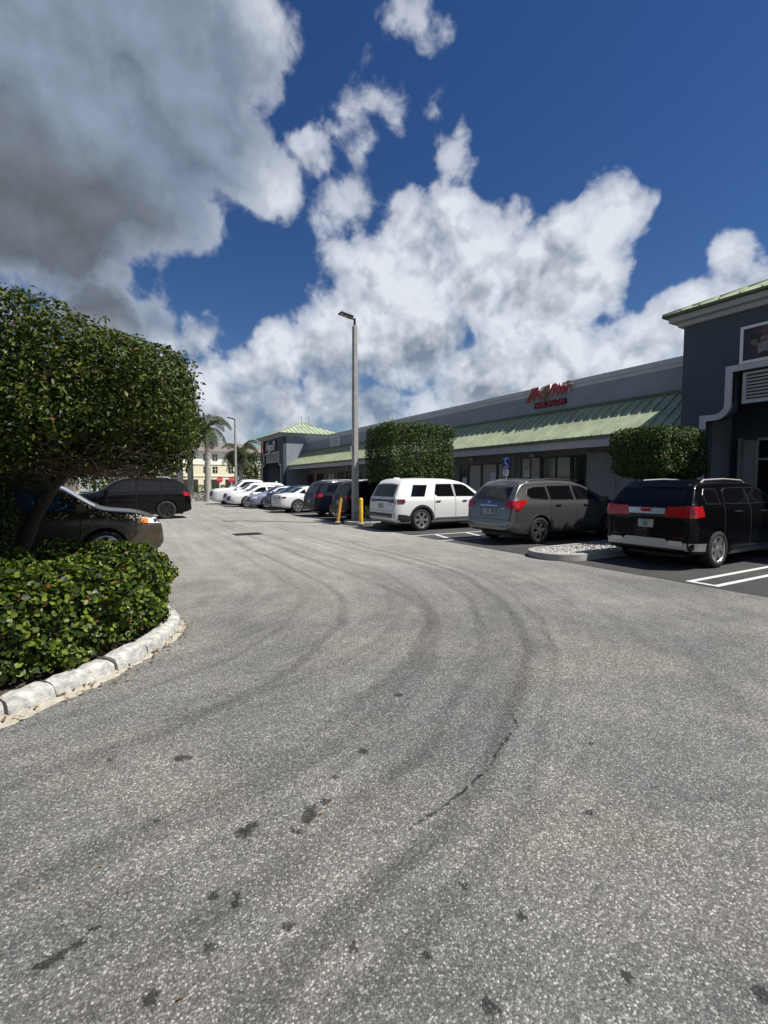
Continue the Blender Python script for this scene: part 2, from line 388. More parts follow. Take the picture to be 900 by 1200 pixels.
M = dict(
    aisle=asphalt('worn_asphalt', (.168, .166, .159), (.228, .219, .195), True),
    bay=asphalt('bay_asphalt', (.055, .055, .055), (.07, .068, .065), False),
    line=mat('line_paint', (.50,), .7, var=.14, vscale=14, bump=.3),
    conc=mat('concrete', (.27, .26, .235), .9, var=.28, vscale=5, bump=.5),
    walk=mat('walk_concrete', (.33, .32, .30), .9, var=.2, vscale=2, bump=.3),
    stone=mat('kerb_stone', (.37, .36, .33), .92, var=.5, vscale=14, bump=1., bscale=45),
    sand=mat('sand', (.36, .33, .265), .95, var=.25, vscale=22, bump=.8, bscale=120),
    soil=mat('soil', (.06, .045, .03), 1., var=.4, vscale=8, bump=1.),
    rock=mat('white_rock', (.46, .45, .42), .9, var=.3, vscale=30),
    wall=mat('grey_stucco', (.21, .24, .262), .85, var=.10, vscale=1.2, bump=.35, bscale=90),
    slate=mat('slate_stucco', (.048, .065, .082), .85, var=.10, vscale=1.5, bump=.35, bscale=90),
    trim=mat('trim_paint', (.40, .41, .415), .7, var=.08, vscale=2),
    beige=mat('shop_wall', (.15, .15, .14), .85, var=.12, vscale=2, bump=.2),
    panelw=mat('shop_panel', (.36, .345, .30), .7, var=.12, vscale=3),
    green=mat('green_metal', (.31, .355, .235), .5, var=.22, vscale=1.6, spec=.35),
    greend=mat('green_metal_edge', (.07, .10, .055), .6, var=.2),
    fasc=mat('fascia', (.32, .325, .325), .7, var=.1),
    glass=mat('dark_glass', (.012, .014, .016), .06, spec=.7),
    frame=mat('dark_frame', (.035,), .4, metal=.3),
    shut=mat('shutter', (.26, .27, .27), .55, var=.1),
    alum=mat('aluminium', (.42, .42, .41), .45, metal=.6, var=.12, vscale=5),
    pole=mat('concrete_pole', (.30, .295, .28), .85, var=.16, vscale=6, bump=.3),
    black=mat('black_metal', (.02,), .45),
    yellow=mat('yellow_paint', (.70, .44, .02), .5, var=.2, vscale=10),
    yellow2=mat('faded_yellow', (.52, .27, .04), .75, var=.35, vscale=10),
    red=mat('red_letter', (.32, .012, .014), .35), white=mat('white_letter', (.55,), .5), gold=mat('gold_letter', (.15, .10, .045), .4),
    bluesign=mat('blue_sign', (.012, .03, .20), .4), post=mat('galvanised', (.35,), .5, metal=.6),
    cream=mat('cream_wall', (.72, .66, .47), .85, var=.06), cream2=mat('pale_wall', (.80, .78, .66), .85, var=.05), roofb=mat('brown_roof', (.16, .14, .125), .9, var=.25, vscale=2),
    darkhole=mat('garage_dark', (.035, .02, .018), .8), pink=mat('pink_wall', (.62, .50, .44), .9, var=.08),
    bark=mat('bark', (.045, .036, .028), .95, var=.4, vscale=12, bump=1., bscale=40), twig=mat('dry_twig', (.20, .14, .115), .9, var=.35, vscale=10),
    palmt=mat('palm_trunk', (.34, .32, .28), .9, var=.3, vscale=4, bump=.6, bscale=20), shaft=mat('crownshaft', (.12, .2, .05), .5),
    leafT=leafmat('tree_leaf', (.011, .020, .004), (.027, .044, .007), (.085, .108, .015), .5, .14),
    leafH=leafmat('hedge_leaf', (.012, .024, .005), (.030, .056, .008), (.12, .155, .018), .42, .2),
    leafB=leafmat('box_leaf', (.014, .032, .007), (.028, .054, .010), (.058, .095, .016), .6, .16),
    frond=leafmat('frond', (.02, .032, .010), (.035, .05, .014), (.075, .09, .03), .5, .15),
    dryleaf=leafmat('dry_leaf', (.10, .055, .025), (.16, .09, .04), (.24, .15, .07), .8, .1),
    tyre=mat('tyre', (.012,), .75, bump=.2), grate=mat('iron_grate', (.03,), .6, metal=.5),
    chrome=mat('chrome', (.55, .55, .54), .24, metal=1.), silver=mat('silver_plastic', (.38,), .38, metal=.7), plastic=mat('black_plastic', (.018,), .55),
    seam=mat('seam', (.004,), .8), tail=mat('tail_red', (.36, .006, .008), .15, coat=.5), taild=mat('tail_dark', (.10, .004, .006), .12, coat=1.),
    lamp=mat('lamp_lens', (.55, .57, .60), .08, coat=1., spec=.8), amber=mat('amber_lens', (.75, .20, .02), .15, coat=1.),
    plate=mat('plate', (.30, .31, .30), .5), plateg=mat('plate_mark', (.08, .16, .09), .5), skin=mat('skin', (.35, .2, .14), .6), cloth=mat('white_cloth', (.75,), .8), jeans=mat('jeans', (.03, .04, .07), .8),
    carg=mat('car_glass', (.004, .004, .005), .05, spec=.42), carb=mat('car_glass_blue', (.02, .05, .09), .04, spec=1., coat=1.),
)
P = lambda n, c, metal=.0, r=.30: mat(n, c, r, metal, coat=.34, spec=.1)
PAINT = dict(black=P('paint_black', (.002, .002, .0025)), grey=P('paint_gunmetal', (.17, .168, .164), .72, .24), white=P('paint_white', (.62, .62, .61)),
    navy=P('paint_navy', (.004, .006, .014)), dark=P('paint_charcoal', (.02, .025, .028), .3), teal=P('paint_dark_teal', (.02, .045, .05), .3), lilac=P('paint_grey_blue', (.22, .24, .33), .4),
    bronze=P('paint_bronze_grey', (.085, .072, .052), .6, .35))

# ------------------------------------------------------------------ ground and markings
def sheet(name, poly, z, m, parent=None, kind='structure'):
    o = MB().add([(x, y, z) for x, y in poly], [tuple(range(len(poly)))]).build(name, m, parent)
    me = o.data
    if me.polygons[0].normal.z < 0: me.flip_normals()
    if kind: o['kind'] = kind
    return o
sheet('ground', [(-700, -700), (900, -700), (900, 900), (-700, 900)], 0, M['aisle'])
sheet('parking_bay', [(8.2, -20), (14.0, -20), (14.0, 44.5), (8.2, 44.5)], .004, M['bay'])
MB().box(13.98, 17.6, -20, 60, -.05, .13).build('pavement', M['walk'], bevel=.02)['kind'] = 'structure'
def strip(name, segs, w=.10, z=.008):
    b = MB()
    for (x0, y0, x1, y1) in segs:
        d = Vector((x1-x0, y1-y0)).normalized(); n = Vector((-d.y, d.x))*w/2
        b.add([(x0-n.x, y0-n.y, z), (x1-n.x, y1-n.y, z), (x1+n.x, y1+n.y, z), (x0+n.x, y0+n.y, z)], [(0, 1, 2, 3)])
    o = b.build(name, M['line']); o['kind'] = 'structure'; return o
strip('painted_marking', [(8.32, 4.33, 13.4, 4.33), (8.32, 3.92, 13.4, 3.92)])
strip('painted_marking', [(8.37, 4.28, 8.37, 3.97)])
strip('painted_marking', [(8.0, 12.42, 13.4, 12.42), (8.0, 10.95, 13.4, 10.95)])
strip('painted_marking', [(8.62+i*.0+k, 11.0, 8.62+k+.35, 12.37) for i, k in enumerate((.0, 1.25, 2.5, 3.75))], .13)
for y in (20.7, 23.8, 24.2, 27.5, 27.9, 30.2, 32.8, 35.2, 1.2, .8, -1.9, -2.3):
    strip('painted_marking', [(8.35, y, 13.4, y)])

# parking islands: kerb ring and a bed of pale stone
def island(name, x0, x1, y0, y1):
    r = (y1-y0)/2; cy = (y0+y1)/2
    def out(o):
        rr = r-o; p = [(x0+r-math.cos(a)*rr, cy-math.sin(a)*rr) for a in np.linspace(math.pi/2, -math.pi/2, 15)]
        return p + [(x1-o, cy+rr), (x1-o, cy-rr)]
    e = empty(name, (0, 0, 0)); e['kind'] = 'structure'
    a, b_, n = out(0), out(.16), len(out(0))
    mb = MB(); mb.add([(x, y, -.02) for x, y in a]+[(x, y, .14) for x, y in out(.015)]+[(x, y, .145) for x, y in b_]+[(x, y, .05) for x, y in b_],
        [(i+k*n, (i+1) % n+k*n, (i+1) % n+(k+1)*n, i+(k+1)*n) for k in range(3) for i in range(n)])
    mb.build('kerb', M['conc'], e, smooth=40)
    MB().add([(x, y, .10) for x, y in b_], [tuple(range(n))]).build('bed', M['soil'], e)
    rng = random.Random(3); g = MB()
    for k in range(2600):
        x = x0+.2+(x1-x0-.4)*rng.random()**1.6; y = cy+(rng.random()-.5)*2*(r-.2)
        if (x < x0+r) and math.hypot(x-(x0+r), y-cy) > r-.2: continue
        s = .012+.022*rng.random(); z = .105
        rot = Matrix.Rotation(rng.random()*3, 3, Vector((rng.random(), rng.random(), rng.random())).normalized())
        vs = [rot @ Vector(v)*s*(.8+.4*rng.random())+Vector((x, y, z+s*.5)) for v in ((1,0,0),(-1,0,0),(0,1,0),(0,-1,0),(0,0,.7),(0,0,-.7))]
        g.add(vs, [(0,2,4),(2,1,4),(1,3,4),(3,0,4),(2,0,5),(1,2,5),(3,1,5),(0,3,5)])
    tag(g.build('gravel', M['rock']), kind='stuff')
island('parking_island', 8.02, 13.9, 6.62, 7.98)
island('parking_island', 8.0, 13.9, 15.85, 18.15)

# left planting bed with its kerb blocks
KP = [(-4.6, 3.2), (-3.0, 3.42), (-1.8, 3.72), (-.72, 4.12), (-.44, 4.31), (-.11, 4.57), (.10, 4.80), (.32, 5.07), (.50, 5.40), (.62, 5.75), (.66, 6.05), (.60, 6.35), (.42, 6.75), (.2, 7.3), (0, 8.1), (-.4, 9.0), (-1.2, 9.6), (-2.4, 9.95), (-4.5, 10.0), (-8, 10)]
cum = [0]
for a, b_ in zip(KP, KP[1:]): cum.append(cum[-1]+math.dist(a, b_))
fx = pchip(list(zip(cum, [p[0] for p in KP]))); fy = pchip(list(zip(cum, [p[1] for p in KP])))
def kp(s, off=0):
    x, y = fx(s), fy(s); dx, dy = fx(s+.02)-fx(s-.02), fy(s+.02)-fy(s-.02); l = math.hypot(dx, dy) or 1
    return (x-dy/l*off, y+dx/l*off)
sheet('planting_soil', [kp(s, .1) for s in np.linspace(.1, cum[-1]-.1, 60)] + [(-14, 10), (-14, 3)], .06, M['soil'])
rng = random.Random(11); s = .1; ki = 0
while s < cum[-1]-.8:
    L = rng.uniform(.30, .56); hgt = rng.uniform(.125, .155); n = 9; b = MB(); jit = rng.uniform(-.02, .02); last = []
    prof = [(0, -.02), (.006, .04), (.014, .08), (.022, hgt-.03), (.045, hgt-.008), (.09, hgt), (.15, hgt+.004), (.18, hgt-.015), (.19, -.02)]
    for i in range(n):
        u = s+.008+(L-.016)*i/(n-1); e_ = (.022 if i in (0, n-1) else 0)
        for j, (o, z) in enumerate(prof):
            x, y = kp(u, o*(1-e_*1.2)+jit+e_*.4+rng.uniform(-.005, .005)); b.v.append((x, y, z-(e_ if z > .03 else 0)+rng.uniform(-.007, .006)*(z > .02)))
    m_ = len(prof)
    for i in range(n-1):
        for j in range(m_-1): b.f.append((i*m_+j, (i+1)*m_+j, (i+1)*m_+j+1, i*m_+j+1)); b.mi.append(0)
    b.f += [tuple(range(m_)), tuple((n-1)*m_+j for j in reversed(range(m_)))]; b.mi += [0, 0]
    o = b.build('kerb_stone', M['stone'], smooth=50)
    tag(o, 'whitish rough kerb stone edging the hedge bed', 'kerb stone', 'kerb stones round the hedge bed'); s += L; ki += 1
# sand drifted against the kerb
b = MB(); rng = random.Random(5); N = 160
for i in range(N):
    s_ = .1+7.2*i/(N-1); w_ = .03+.05*max(0, math.sin(s_*2.1+.7))+.11*max(0, 1-abs(s_-3.7)/1.6)+rng.uniform(-.02, .02)
    if s_ > 6.0: w_ *= max(.02, (7.3-s_)/1.3)
    a1 = kp(s_, .03); a2 = kp(s_, -w_); b.v += [(a1[0], a1[1], .022), (a2[0], a2[1], .003)]
for i in range(N-1): b.f.append((2*i, 2*i+1, 2*i+3, 2*i+2)); b.mi.append(0)
tag(b.build('sand', M['sand']), kind='stuff')

# ------------------------------------------------------------------ foliage
def leaf_cloud(name, sdf, lo, hi, n, size, m, parent, shape='lance', depth=.3, seed=1, up=.35, skip=None, batch=200000):
    rs = np.random.RandomState(seed); lo = np.array(lo); hi = np.array(hi); got = []; tot = 0
    for _ in range(40):
        p = lo+(hi-lo)*rs.rand(batch, 3); d = sdf(p)
        k = (d < 0) & (d > -depth) & (rs.rand(batch) < np.exp(d/(depth*.45)))
        if skip is not None: k &= ~skip(p, rs)
        got.append(p[k]); tot += k.sum()
        if tot >= n: break
    p = np.concatenate(got)[:n]; n = len(p); e = .02
    g = np.stack([sdf(p+np.eye(3)[i]*e)-sdf(p-np.eye(3)[i]*e) for i in range(3)], 1); g /= np.linalg.norm(g, axis=1, keepdims=True)+1e-9
    nr = g*.8+rs.normal(size=(n, 3))*.55+np.array([0, 0, up]); nr /= np.linalg.norm(nr, axis=1, keepdims=True)
    tt = rs.normal(size=(n, 3))+np.array([0, 0, .3]); tt -= nr*(tt*nr).sum(1, keepdims=True); tt /= np.linalg.norm(tt, axis=1, keepdims=True)
    bb = np.cross(nr, tt); sz = size*rs.uniform(.55, 1.35, (n, 1))
    if shape == 'lance':
        loc = [(-.5, 0, 0), (.0, .22, .05), (.5, 0, -.04), (0, -.22, .05)]; faces = [(0, 1, 2), (0, 2, 3)]
    else:
        loc = [(-.5, 0, 0), (-.28, .33, .05), (.2, .37, .06), (.5, .0, -.03), (.2, -.37, .06), (-.28, -.33, .05)]; faces = [(0, 1, 2, 3), (0, 3, 4, 5)]
    nv = len(loc); V = np.empty((n, nv, 3))
    for i, (a, b_, c_) in enumerate(loc): V[:, i] = p+(tt*a+bb*b_+nr*c_)*sz
    V = V.reshape(-1, 3); me = bpy.data.meshes.new(name)
    base = np.arange(n)[:, None]*nv; fl = [base+np.array(f)[None] for f in faces]; k = len(faces[0])
    idx = np.stack(fl, 1).reshape(-1); nf = n*len(faces)
    me.vertices.add(len(V)); me.vertices.foreach_set('co', V.ravel()); me.loops.add(len(idx)); me.loops.foreach_set('vertex_index', idx.astype(np.int32))
    me.polygons.add(nf); me.polygons.foreach_set('loop_start', np.arange(0, nf*k, k, dtype=np.int32)); me.polygons.foreach_set('loop_total', np.full(nf, k, np.int32))
    me.materials.append(m); me.update(calc_edges=True)
    return link(name, me, parent)
def wob(p, f, a, s=0):
    return a*(np.sin(p[:, 0]*f+s)*np.cos(p[:, 1]*f*1.13+1.3+s)+np.sin(p[:, 2]*f*1.21+2.1*s+.4)*np.cos(p[:, 0]*f*.77+p[:, 1]*f*.6))
def superell(c, r, pw, amp=.05, f=3., s=0):
    c = np.array(c); r = np.array(r)
    def sdf(p):
        q = np.abs((p-c)/r); v = (q**pw).sum(1)**(1/pw)
        return (v-1)*r.min()+wob(p, f, amp, s)+wob(p, f*2.7, amp*.45, s+2)+wob(p, f*6.5, amp*.42, s+5)
    return sdf
def rbox(c, h, rad, amp=.03, f=4., s=0):
    c = np.array(c); h = np.array(h)
    def sdf(p):
        q = np.abs(p-c)-(h-rad); return np.linalg.norm(np.maximum(q, 0), axis=1)+np.minimum(q.max(1), 0)-rad+wob(p, f, amp, s)+wob(p, f*3.1, amp*.6, s+2)
    return sdf

# big clipped tree
BT = empty('clipped_tree', (-1.25, 8.6, .05)); tag(BT, 'large dense clipped tree with dark glossy leaves over the parked cars at the bed', 'tree')
def rel(pts, o): return [tuple(Vector(p)-o.location) for p in pts]
tr = MB()
tr.tube(rel([(-1.28, 8.62, .0), (-1.22, 8.6, .5), (-1.0, 8.55, 1.1), (-.72, 8.5, 1.65), (-.55, 8.5, 2.3)], BT), [.14, .11, .095, .09, .07], 10)
rng = random.Random(4)
for k in range(16):
    a = rng.uniform(0, 6.28); r = rng.uniform(1., 2.4); z = rng.uniform(2.2, 3.6)
    p0 = Vector((-.75, 8.5, 1.6)); p3 = Vector((-1.6+math.cos(a)*r, 8.8+math.sin(a)*r, z)); mid = p0.lerp(p3, .5)+Vector((rng.uniform(-.2, .2), rng.uniform(-.2, .2), -.15))
    tr.tube(rel([p0, mid, p3], BT), [.09, .055, .02], 6)
tr.build('trunk', M['bark'], BT, smooth=60)
for k in range(34):
    b = MB(); p = Vector((-.62+rng.uniform(-.3, .1), 8.45, 1.75+rng.uniform(-.05, .35))); a = rng.uniform(-1.6, -.05); tz = rng.uniform(-.06, .22)
    L = rng.uniform(.8, 1.75); pts = [p.copy()]; d = Vector((math.cos(a), math.sin(a), tz)).normalized()
    for i in range(9):
        d = (d+Vector((rng.uniform(-.28, .28), rng.uniform(-.28, .28), rng.uniform(-.17, .15)))).normalized(); p = p+d*L/9; p.z = max(1.80, p.z); pts.append(p.copy())
    b.tube(rel(pts, BT), list(np.linspace(.02, .005, 10)), 5)
    for q in range(9):
        st = pts[rng.randint(2, 9)]; dd = (d+Vector((rng.uniform(-1, 1), rng.uniform(-1, 1), rng.uniform(-.5, .6)))).normalized(); l2 = rng.uniform(.15, .6)
        b.tube(rel([st, st+dd*l2*.5+Vector((0, 0, rng.uniform(-.04, .04))), Vector((st+dd*l2).to_tuple()[:2]+(max(1.72, (st+dd*l2).z),))], BT), [.008, .005, .003], 4)
    b.build('dead_branch', M['twig'], BT)
TC = (-2.05, 8.55, 2.72)
sd0 = superell(TC, (3.30, 3.0, 1.09), 2.9, .06, 2.3); sd1 = superell((-2.3, 8.0, 1.2), (1.15, 1.0, 1.1), 2.2, .05, 3)
sd = sd0
def sd_tree(p):   # slightly flattened bottom
    return np.minimum(np.maximum(sd(p), (1.82+wob(p, 3, .10)+wob(p, 7.5, .07, 2))-p[:, 2]), sd1(p))
def gap(p, rs):   # bare patch low on the side towards the lane
    d = np.linalg.norm((p-np.array([.05, 7.0, 1.95]))/np.array([1.0, 1.3, .45]), axis=1); return (d < 1) & (rs.rand(len(p)) < .82)
off = -np.array(BT.location)
def shift(o): o.location = tuple(off)
cr = leaf_cloud('crown', sd_tree, (-5.6, 5.4, .2), (1.5, 11.7, 4.2), 175000, .068, M['leafT'], BT, 'lance', .42, 3, .35, gap); shift(cr)
cr2 = leaf_cloud('inner_foliage', lambda p: sd_tree(p)+.3, (-5.6, 5.4, .2), (1.5, 11.7, 4.2), 16000, .17, M['leafT'], BT, 'lance', 1.0, 13, .1, lambda p, rs: rs.rand(len(p)) < .0); shift(cr2)

# low hedge in the bed
HG = empty('hedge', (-1.4, 5.6, .06)); tag(HG, 'low round leaved green hedge filling the kerbed bed in front of the tree', 'hedge')
poly = np.array([(-5.5, 3.75), (-3.0, 3.75), (-1.85, 4.02), (-.85, 4.38), (-.5, 4.62), (-.15, 4.9), (.12, 5.22), (.34, 5.6), (.46, 5.95), (.52, 6.3), (.42, 6.75), (.05, 7.1), (-5.5, 7.2)])
def poly_sdf(p):
    x = p[:, 0]; y = p[:, 1]; d = np.full(len(p), 1e9); ins = np.zeros(len(p), bool); n = len(poly)
    for i in range(n):
        a = poly[i]; b_ = poly[(i+1) % n]; e = b_-a; wx = x-a[0]; wy = y-a[1]
        tt = np.clip((wx*e[0]+wy*e[1])/(e@e), 0, 1); d = np.minimum(d, np.hypot(wx-tt*e[0], wy-tt*e[1]))
        c_ = ((a[1] > y) != (b_[1] > y)) & (x < (b_[0]-a[0])*(y-a[1])/(b_[1]-a[1]+1e-12)+a[0]); ins ^= c_
    return np.where(ins, -d, d)
def sd_hedge(p):
    d2 = poly_sdf(p)-.06; top = .84+wob(p*np.array([1, 1, 0]), 3.2, .05, 1)+wob(p*np.array([1, 1, 0]), 9, .03, 2)
    dz = p[:, 2]-top; r = .22; q0 = np.maximum(d2+r, 0); q1 = np.maximum(dz+r, 0)
    d = np.hypot(q0, q1)-r+np.minimum(np.maximum(d2+r, dz+r), 0)
    return d+wob(p, 6., .05, 0)+wob(p, 15, .045, 3)
hc = leaf_cloud('foliage', sd_hedge, (-4.6, 3.6, .12), (.75, 7.5, 1.05), 66000, .050, M['leafH'], HG, 'round', .34, 5, .25)
hc.location = tuple(-np.array(HG.location))
b = MB(); rng = random.Random(8)
for k in range(260):
    x, y = rng.uniform(-4.5, .45), rng.uniform(4.1, 7.0)
    if poly_sdf(np.array([[x, y, 0]]))[0] > -.12: continue
    p = Vector((x, y, .05)); pts = [p.copy()]
    for i in range(4): p = p+Vector((rng.uniform(-.07, .07), rng.uniform(-.07, .07), .17)); pts.append(p.copy())
    b.tube(rel(pts, HG), [.012, .01, .008, .006, .004], 4)
b.build('stem', M['twig'], HG)
# one tall sprig above the hedge
rng = random.Random(2)
sp = MB(); base = Vector((-.19, 6.35, .80)); sp.tube(rel([base-Vector((0, 0, .3)), base, base+Vector((.02, 0, .14))], HG), [.006, .005, .003], 5)
for k in range(16):
    z = rng.uniform(-.02, .15); a = k*2.4; d = Vector((math.cos(a), math.sin(a), .7)).normalized(); s0 = base+Vector((0, 0, z)); sd_ = d.cross(Vector((0, 0, 1))).normalized()*.016
    q = [s0, s0+d*.03+sd_, s0+d*.065, s0+d*.03-sd_]; sp.add(rel(q, HG), [(0, 1, 2, 3)])
sp.build('sprig', M['leafH'], HG)

# two clipped box trees on the parking islands
def boxtree(x, y, hx, hy, z0, z1, label, seed, n, ls):
    e = empty('box_tree', (x, y, .1)); tag(e, label, 'tree', 'clipped box trees on the parking islands')
    c = (x, y, (z0+z1)/2); f = rbox(c, (hx, hy, (z1-z0)/2), .24, .045, 3.5, seed)
    o = leaf_cloud('crown', f, (x-hx-.2, y-hy-.2, z0-.2), (x+hx+.2, y+hy+.2, z1+.2), n, ls, M['leafB'], e, 'lance', .34, seed, .3); o.location = (-x, -y, -.1)
    # fresh shoots standing above the clipped top
    rs = np.random.RandomState(seed); sh = MB()
    for k in range(110):
        a = Vector((rs.uniform(-hx, hx)*.93, rs.uniform(-hy, hy)*.93, z1-.1-.05)); h = rs.uniform(.04, .22) if hx > 1.3 else rs.uniform(.01, .06)
        w = rs.uniform(0, 3.14)
        for q in range(5):
            zz = a.z+h*q/4; d = Vector((math.cos(w+q*2.2), math.sin(w+q*2.2), 1.)).normalized()*.09; s_ = d.cross(Vector((0, 0, 1))).normalized()*.02; p0 = Vector((a.x, a.y, zz))
            sh.add([p0, p0+d*.5+s_, p0+d, p0+d*.5-s_], [(0, 1, 2, 3)])
    bm = bmesh.new(); bm.from_mesh(o.data); sm = sh.mesh('s', M['leafB'], fix=False); sm.transform(Matrix.Translation((x, y, .1))); bm.from_mesh(sm); bm.to_mesh(o.data); bm.free()
    t_ = MB(); rg = random.Random(seed)
    for k in range(5):
        bx, by = rg.uniform(-.28, .28), rg.uniform(-.2, .2); tx, ty = bx*3.2, by*3
        t_.tube([(bx, by, -.05), ((bx+tx)/2+.05, (by+ty)/2, (z0-.1)*.6), (tx, ty, z0+.3), (tx*1.2, ty*1.1, z0+.9)], [.05, .045, .04, .02], 7)
    t_.build('trunk', M['bark'], e, smooth=60)
boxtree(10.9, 16.95, 1.55, 1.15, 1.72, 4.0, 'clipped box tree right of the lamp post above the white SUV', 2, 30000, .10)
boxtree(12.4, 7.3, 1.08, .76, 1.80, 3.02, 'smaller clipped box tree on the island between the black and the gunmetal SUVs', 4, 24000, .075)

# leaf litter and small debris on the asphalt
rs = np.random.RandomState(9); b = MB()
for k in range(420):
    if k < 170:
        s_ = rs.uniform(2.2, 6.6); x, y = kp(s_, -abs(rs.normal(0, .09))); r_ = .012
    elif k < 260:
        x, y = rs.uniform(-.5, 5), rs.uniform(2.2, 7); r_ = .006
    else:
        x, y = rs.uniform(-2, 8), rs.uniform(1.2, 12); r_ = .006
    if poly_sdf(np.array([[x, y, 0]]))[0] < .1: continue
    a = rs.uniform(0, 6.28); r_ *= rs.uniform(.6, 1.8); c_, s2 = math.cos(a)*r_, math.sin(a)*r_; z = .006+(.02 if k < 170 else 0)
    b.add([(x-c_*1.5, y-s2*1.5, z), (x+s2*.7, y-c_*.7, z+.006), (x+c_*1.5, y+s2*1.5, z+.002), (x-s2*.7, y+c_*.7, z+.007)], [(0, 1, 2, 3)])
tag(b.build('leaf_litter', M['dryleaf']), kind='stuff')

# ------------------------------------------------------------------ the shopping strip
SM = empty('shopping_strip', (17.5, 27, 0)); tag(SM, 'long grey single storey shopping strip with pale green metal awning roofs and dark blue towers', 'building')
OFF = (-17.5, -27, 0)
def bp(name, mb, m, parent=None, smooth=None, bevel=0):
    mb.v = [(x+OFF[0], y+OFF[1], z) for x, y, z in mb.v] if parent is None else [(x+OFF[0], y+OFF[1], z) for x, y, z in mb.v]
    return mb.build(name, m, parent or SM, smooth, bevel)
Y0, Y1 = 8.2, 46.5
w = MB(); w.box(17.5, 30, -9, 56, 0, 5.85); bp('wall', w, M['wall'])
w = MB(); w.box(17.42, 17.497, Y0, 46.5, 4.62, 5.86); bp('parapet', w, M['wall'])
w = MB(); w.box(17.36, 17.75, Y0, 56, 5.862, 6.06); w.box(17.385, 17.418, Y0, 46.5, 5.70, 5.861); bp('coping', w, M['trim'], bevel=.012)
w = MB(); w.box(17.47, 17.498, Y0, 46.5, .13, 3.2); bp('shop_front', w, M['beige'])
# awning
w = MB(); ya, yb = Y0-.02, 46.52
prof = [(15.50, 3.40), (17.42, 4.82), (17.42, 4.72), (15.50, 3.33)]
w.add([(x, ya, z) for x, z in prof]+[(x, yb, z) for x, z in prof], [(0,1,2,3), (7,6,5,4)]+[(i, (i+1) % 4, 4+(i+1) % 4, 4+i) for i in range(4)])
aw = bp('awning_roof', w, M['green'])
sl_ = Vector((1.92, 0, 1.42)).normalized(); nn = Vector((-sl_.z, 0, sl_.x))
w = MB(); y = Y0+.2; rng = random.Random(1)
while y < 46.4:
    p0 = Vector((15.49, y, 3.40)); p1 = Vector((17.415, y, 4.822)); h = nn*.045; t_ = .014
    w.add([p0+Vector((0,-t_,0)), p0+Vector((0,t_,0)), p1+Vector((0,t_,0)), p1+Vector((0,-t_,0)), p0+h+Vector((0,-t_,0)), p0+h+Vector((0,t_,0)), p1+h+Vector((0,t_,0)), p1+h+Vector((0,-t_,0))],
          [(0,3,2,1),(4,5,6,7),(0,1,5,4),(1,2,6,5),(2,3,7,6),(3,0,4,7)]); y += .405
bp('seam', w, M['green'], aw)
w = MB(); w.box(15.45, 15.52, Y0, 46.5, 3.27, 3.395); bp('drip_edge', w, M['greend'], aw)
w = MB(); w.box(17.33, 17.418, Y0, 46.5, 4.80, 4.90); bp('flashing', w, M['greend'], aw)
w = MB(); w.box(15.53, 15.60, Y0, 46.5, 2.98, 3.30); bp('fascia', w, M['fasc'])
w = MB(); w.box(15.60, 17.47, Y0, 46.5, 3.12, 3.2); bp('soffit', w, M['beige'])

# store front pieces
def window(y0, y1, z0, z1, n=1, pane='glass', frame='frame', name='window', rows=0):
    f = MB(); t_ = .06
    for k in range(n+1):
        yy = y0+(y1-y0)*k/n; f.box(17.40, 17.468, yy-t_/2, yy+t_/2, z0, z1)
    f.box(17.402, 17.466, y0-t_/2, y1+t_/2, z0-.06, z0); f.box(17.402, 17.466, y0-t_/2, y1+t_/2, z1, z1+.06)
    for r_ in range(rows): zz = z0+(z1-z0)*(r_+1)/(rows+1); f.box(17.415, 17.46, y0, y1, zz-.02, zz+.02)
    o = bp(name, f, M[frame]); g = MB(); g.box(17.44, 17.459, y0, y1, z0+.002, z1-.002); bp('pane', g, M[pane], o); return o
window(14.1, 15.7, .35, 2.78, 2); window(15.8, 17.0, .2, 2.82, 2, 'panelw'); window(13.33, 14.0, .35, 2.78, 1)
window(17.9, 18.6, .2, 2.62, 1, 'panelw'); window(18.7, 19.8, .2, 2.62, 1, 'panelw'); window(19.9, 20.9, .2, 2.62, 1, 'panelw'); window(21.0, 21.7, .2, 2.62, 1, 'glass')
window(23.5, 26.3, .4, 2.6, 3); window(27, 28.2, .15, 2.5, 1, name='door'); window(29.5, 33, .4, 2.6, 4, 'panelw'); window(34.2, 35.3, .15, 2.5, 1, name='door'); window(36, 38.6, .4, 2.6, 3)
M['redframe'] = mat('red_frame', (.24, .04, .022), .5)
window(42.0, 43.6, .15, 2.5, 2, 'glass', 'redframe', 'door', 1); window(39.4, 40.9, .4, 2.5, 2, 'panelw'); window(44.6, 46.2, .15, 2.5, 2, 'glass', 'redframe', 'door', 1)
def shutters(y0, y1, z0, z1, n):
    f = MB()
    for k in range(n):
        a = y0+(y1-y0)*k/n; b_ = y0+(y1-y0)*(k+.5)/n; c_ = y0+(y1-y0)*(k+1)/n
        f.add([(17.40, a, z0), (17.34, b_, z0), (17.40, c_, z0), (17.40, a, z1), (17.34, b_, z1), (17.40, c_, z1)], [(0, 1, 4, 3), (1, 2, 5, 4)])
    f.box(17.38, 17.46, y0-.06, y0-.002, z0, z1+.05); f.box(17.38, 17.46, y1+.002, y1+.06, z0, z1+.05)
    bp('shutter', f, M['shut'])
f = MB()
for (y, z, a, b_) in ((15.95, 1.6, .18, .26), (16.6, 2.1, .24, .14), (14.3, 1.5, .2, .28), (18.95, 1.9, .22, .3), (21.3, 1.7, .18, .25), (24.1, 1.6, .25, .3), (37, 1.7, .3, .2)): 
    bp('paper_notice', MB().box(17.432, 17.4385, y-a, y+a, z-b_, z+b_), M['white'])
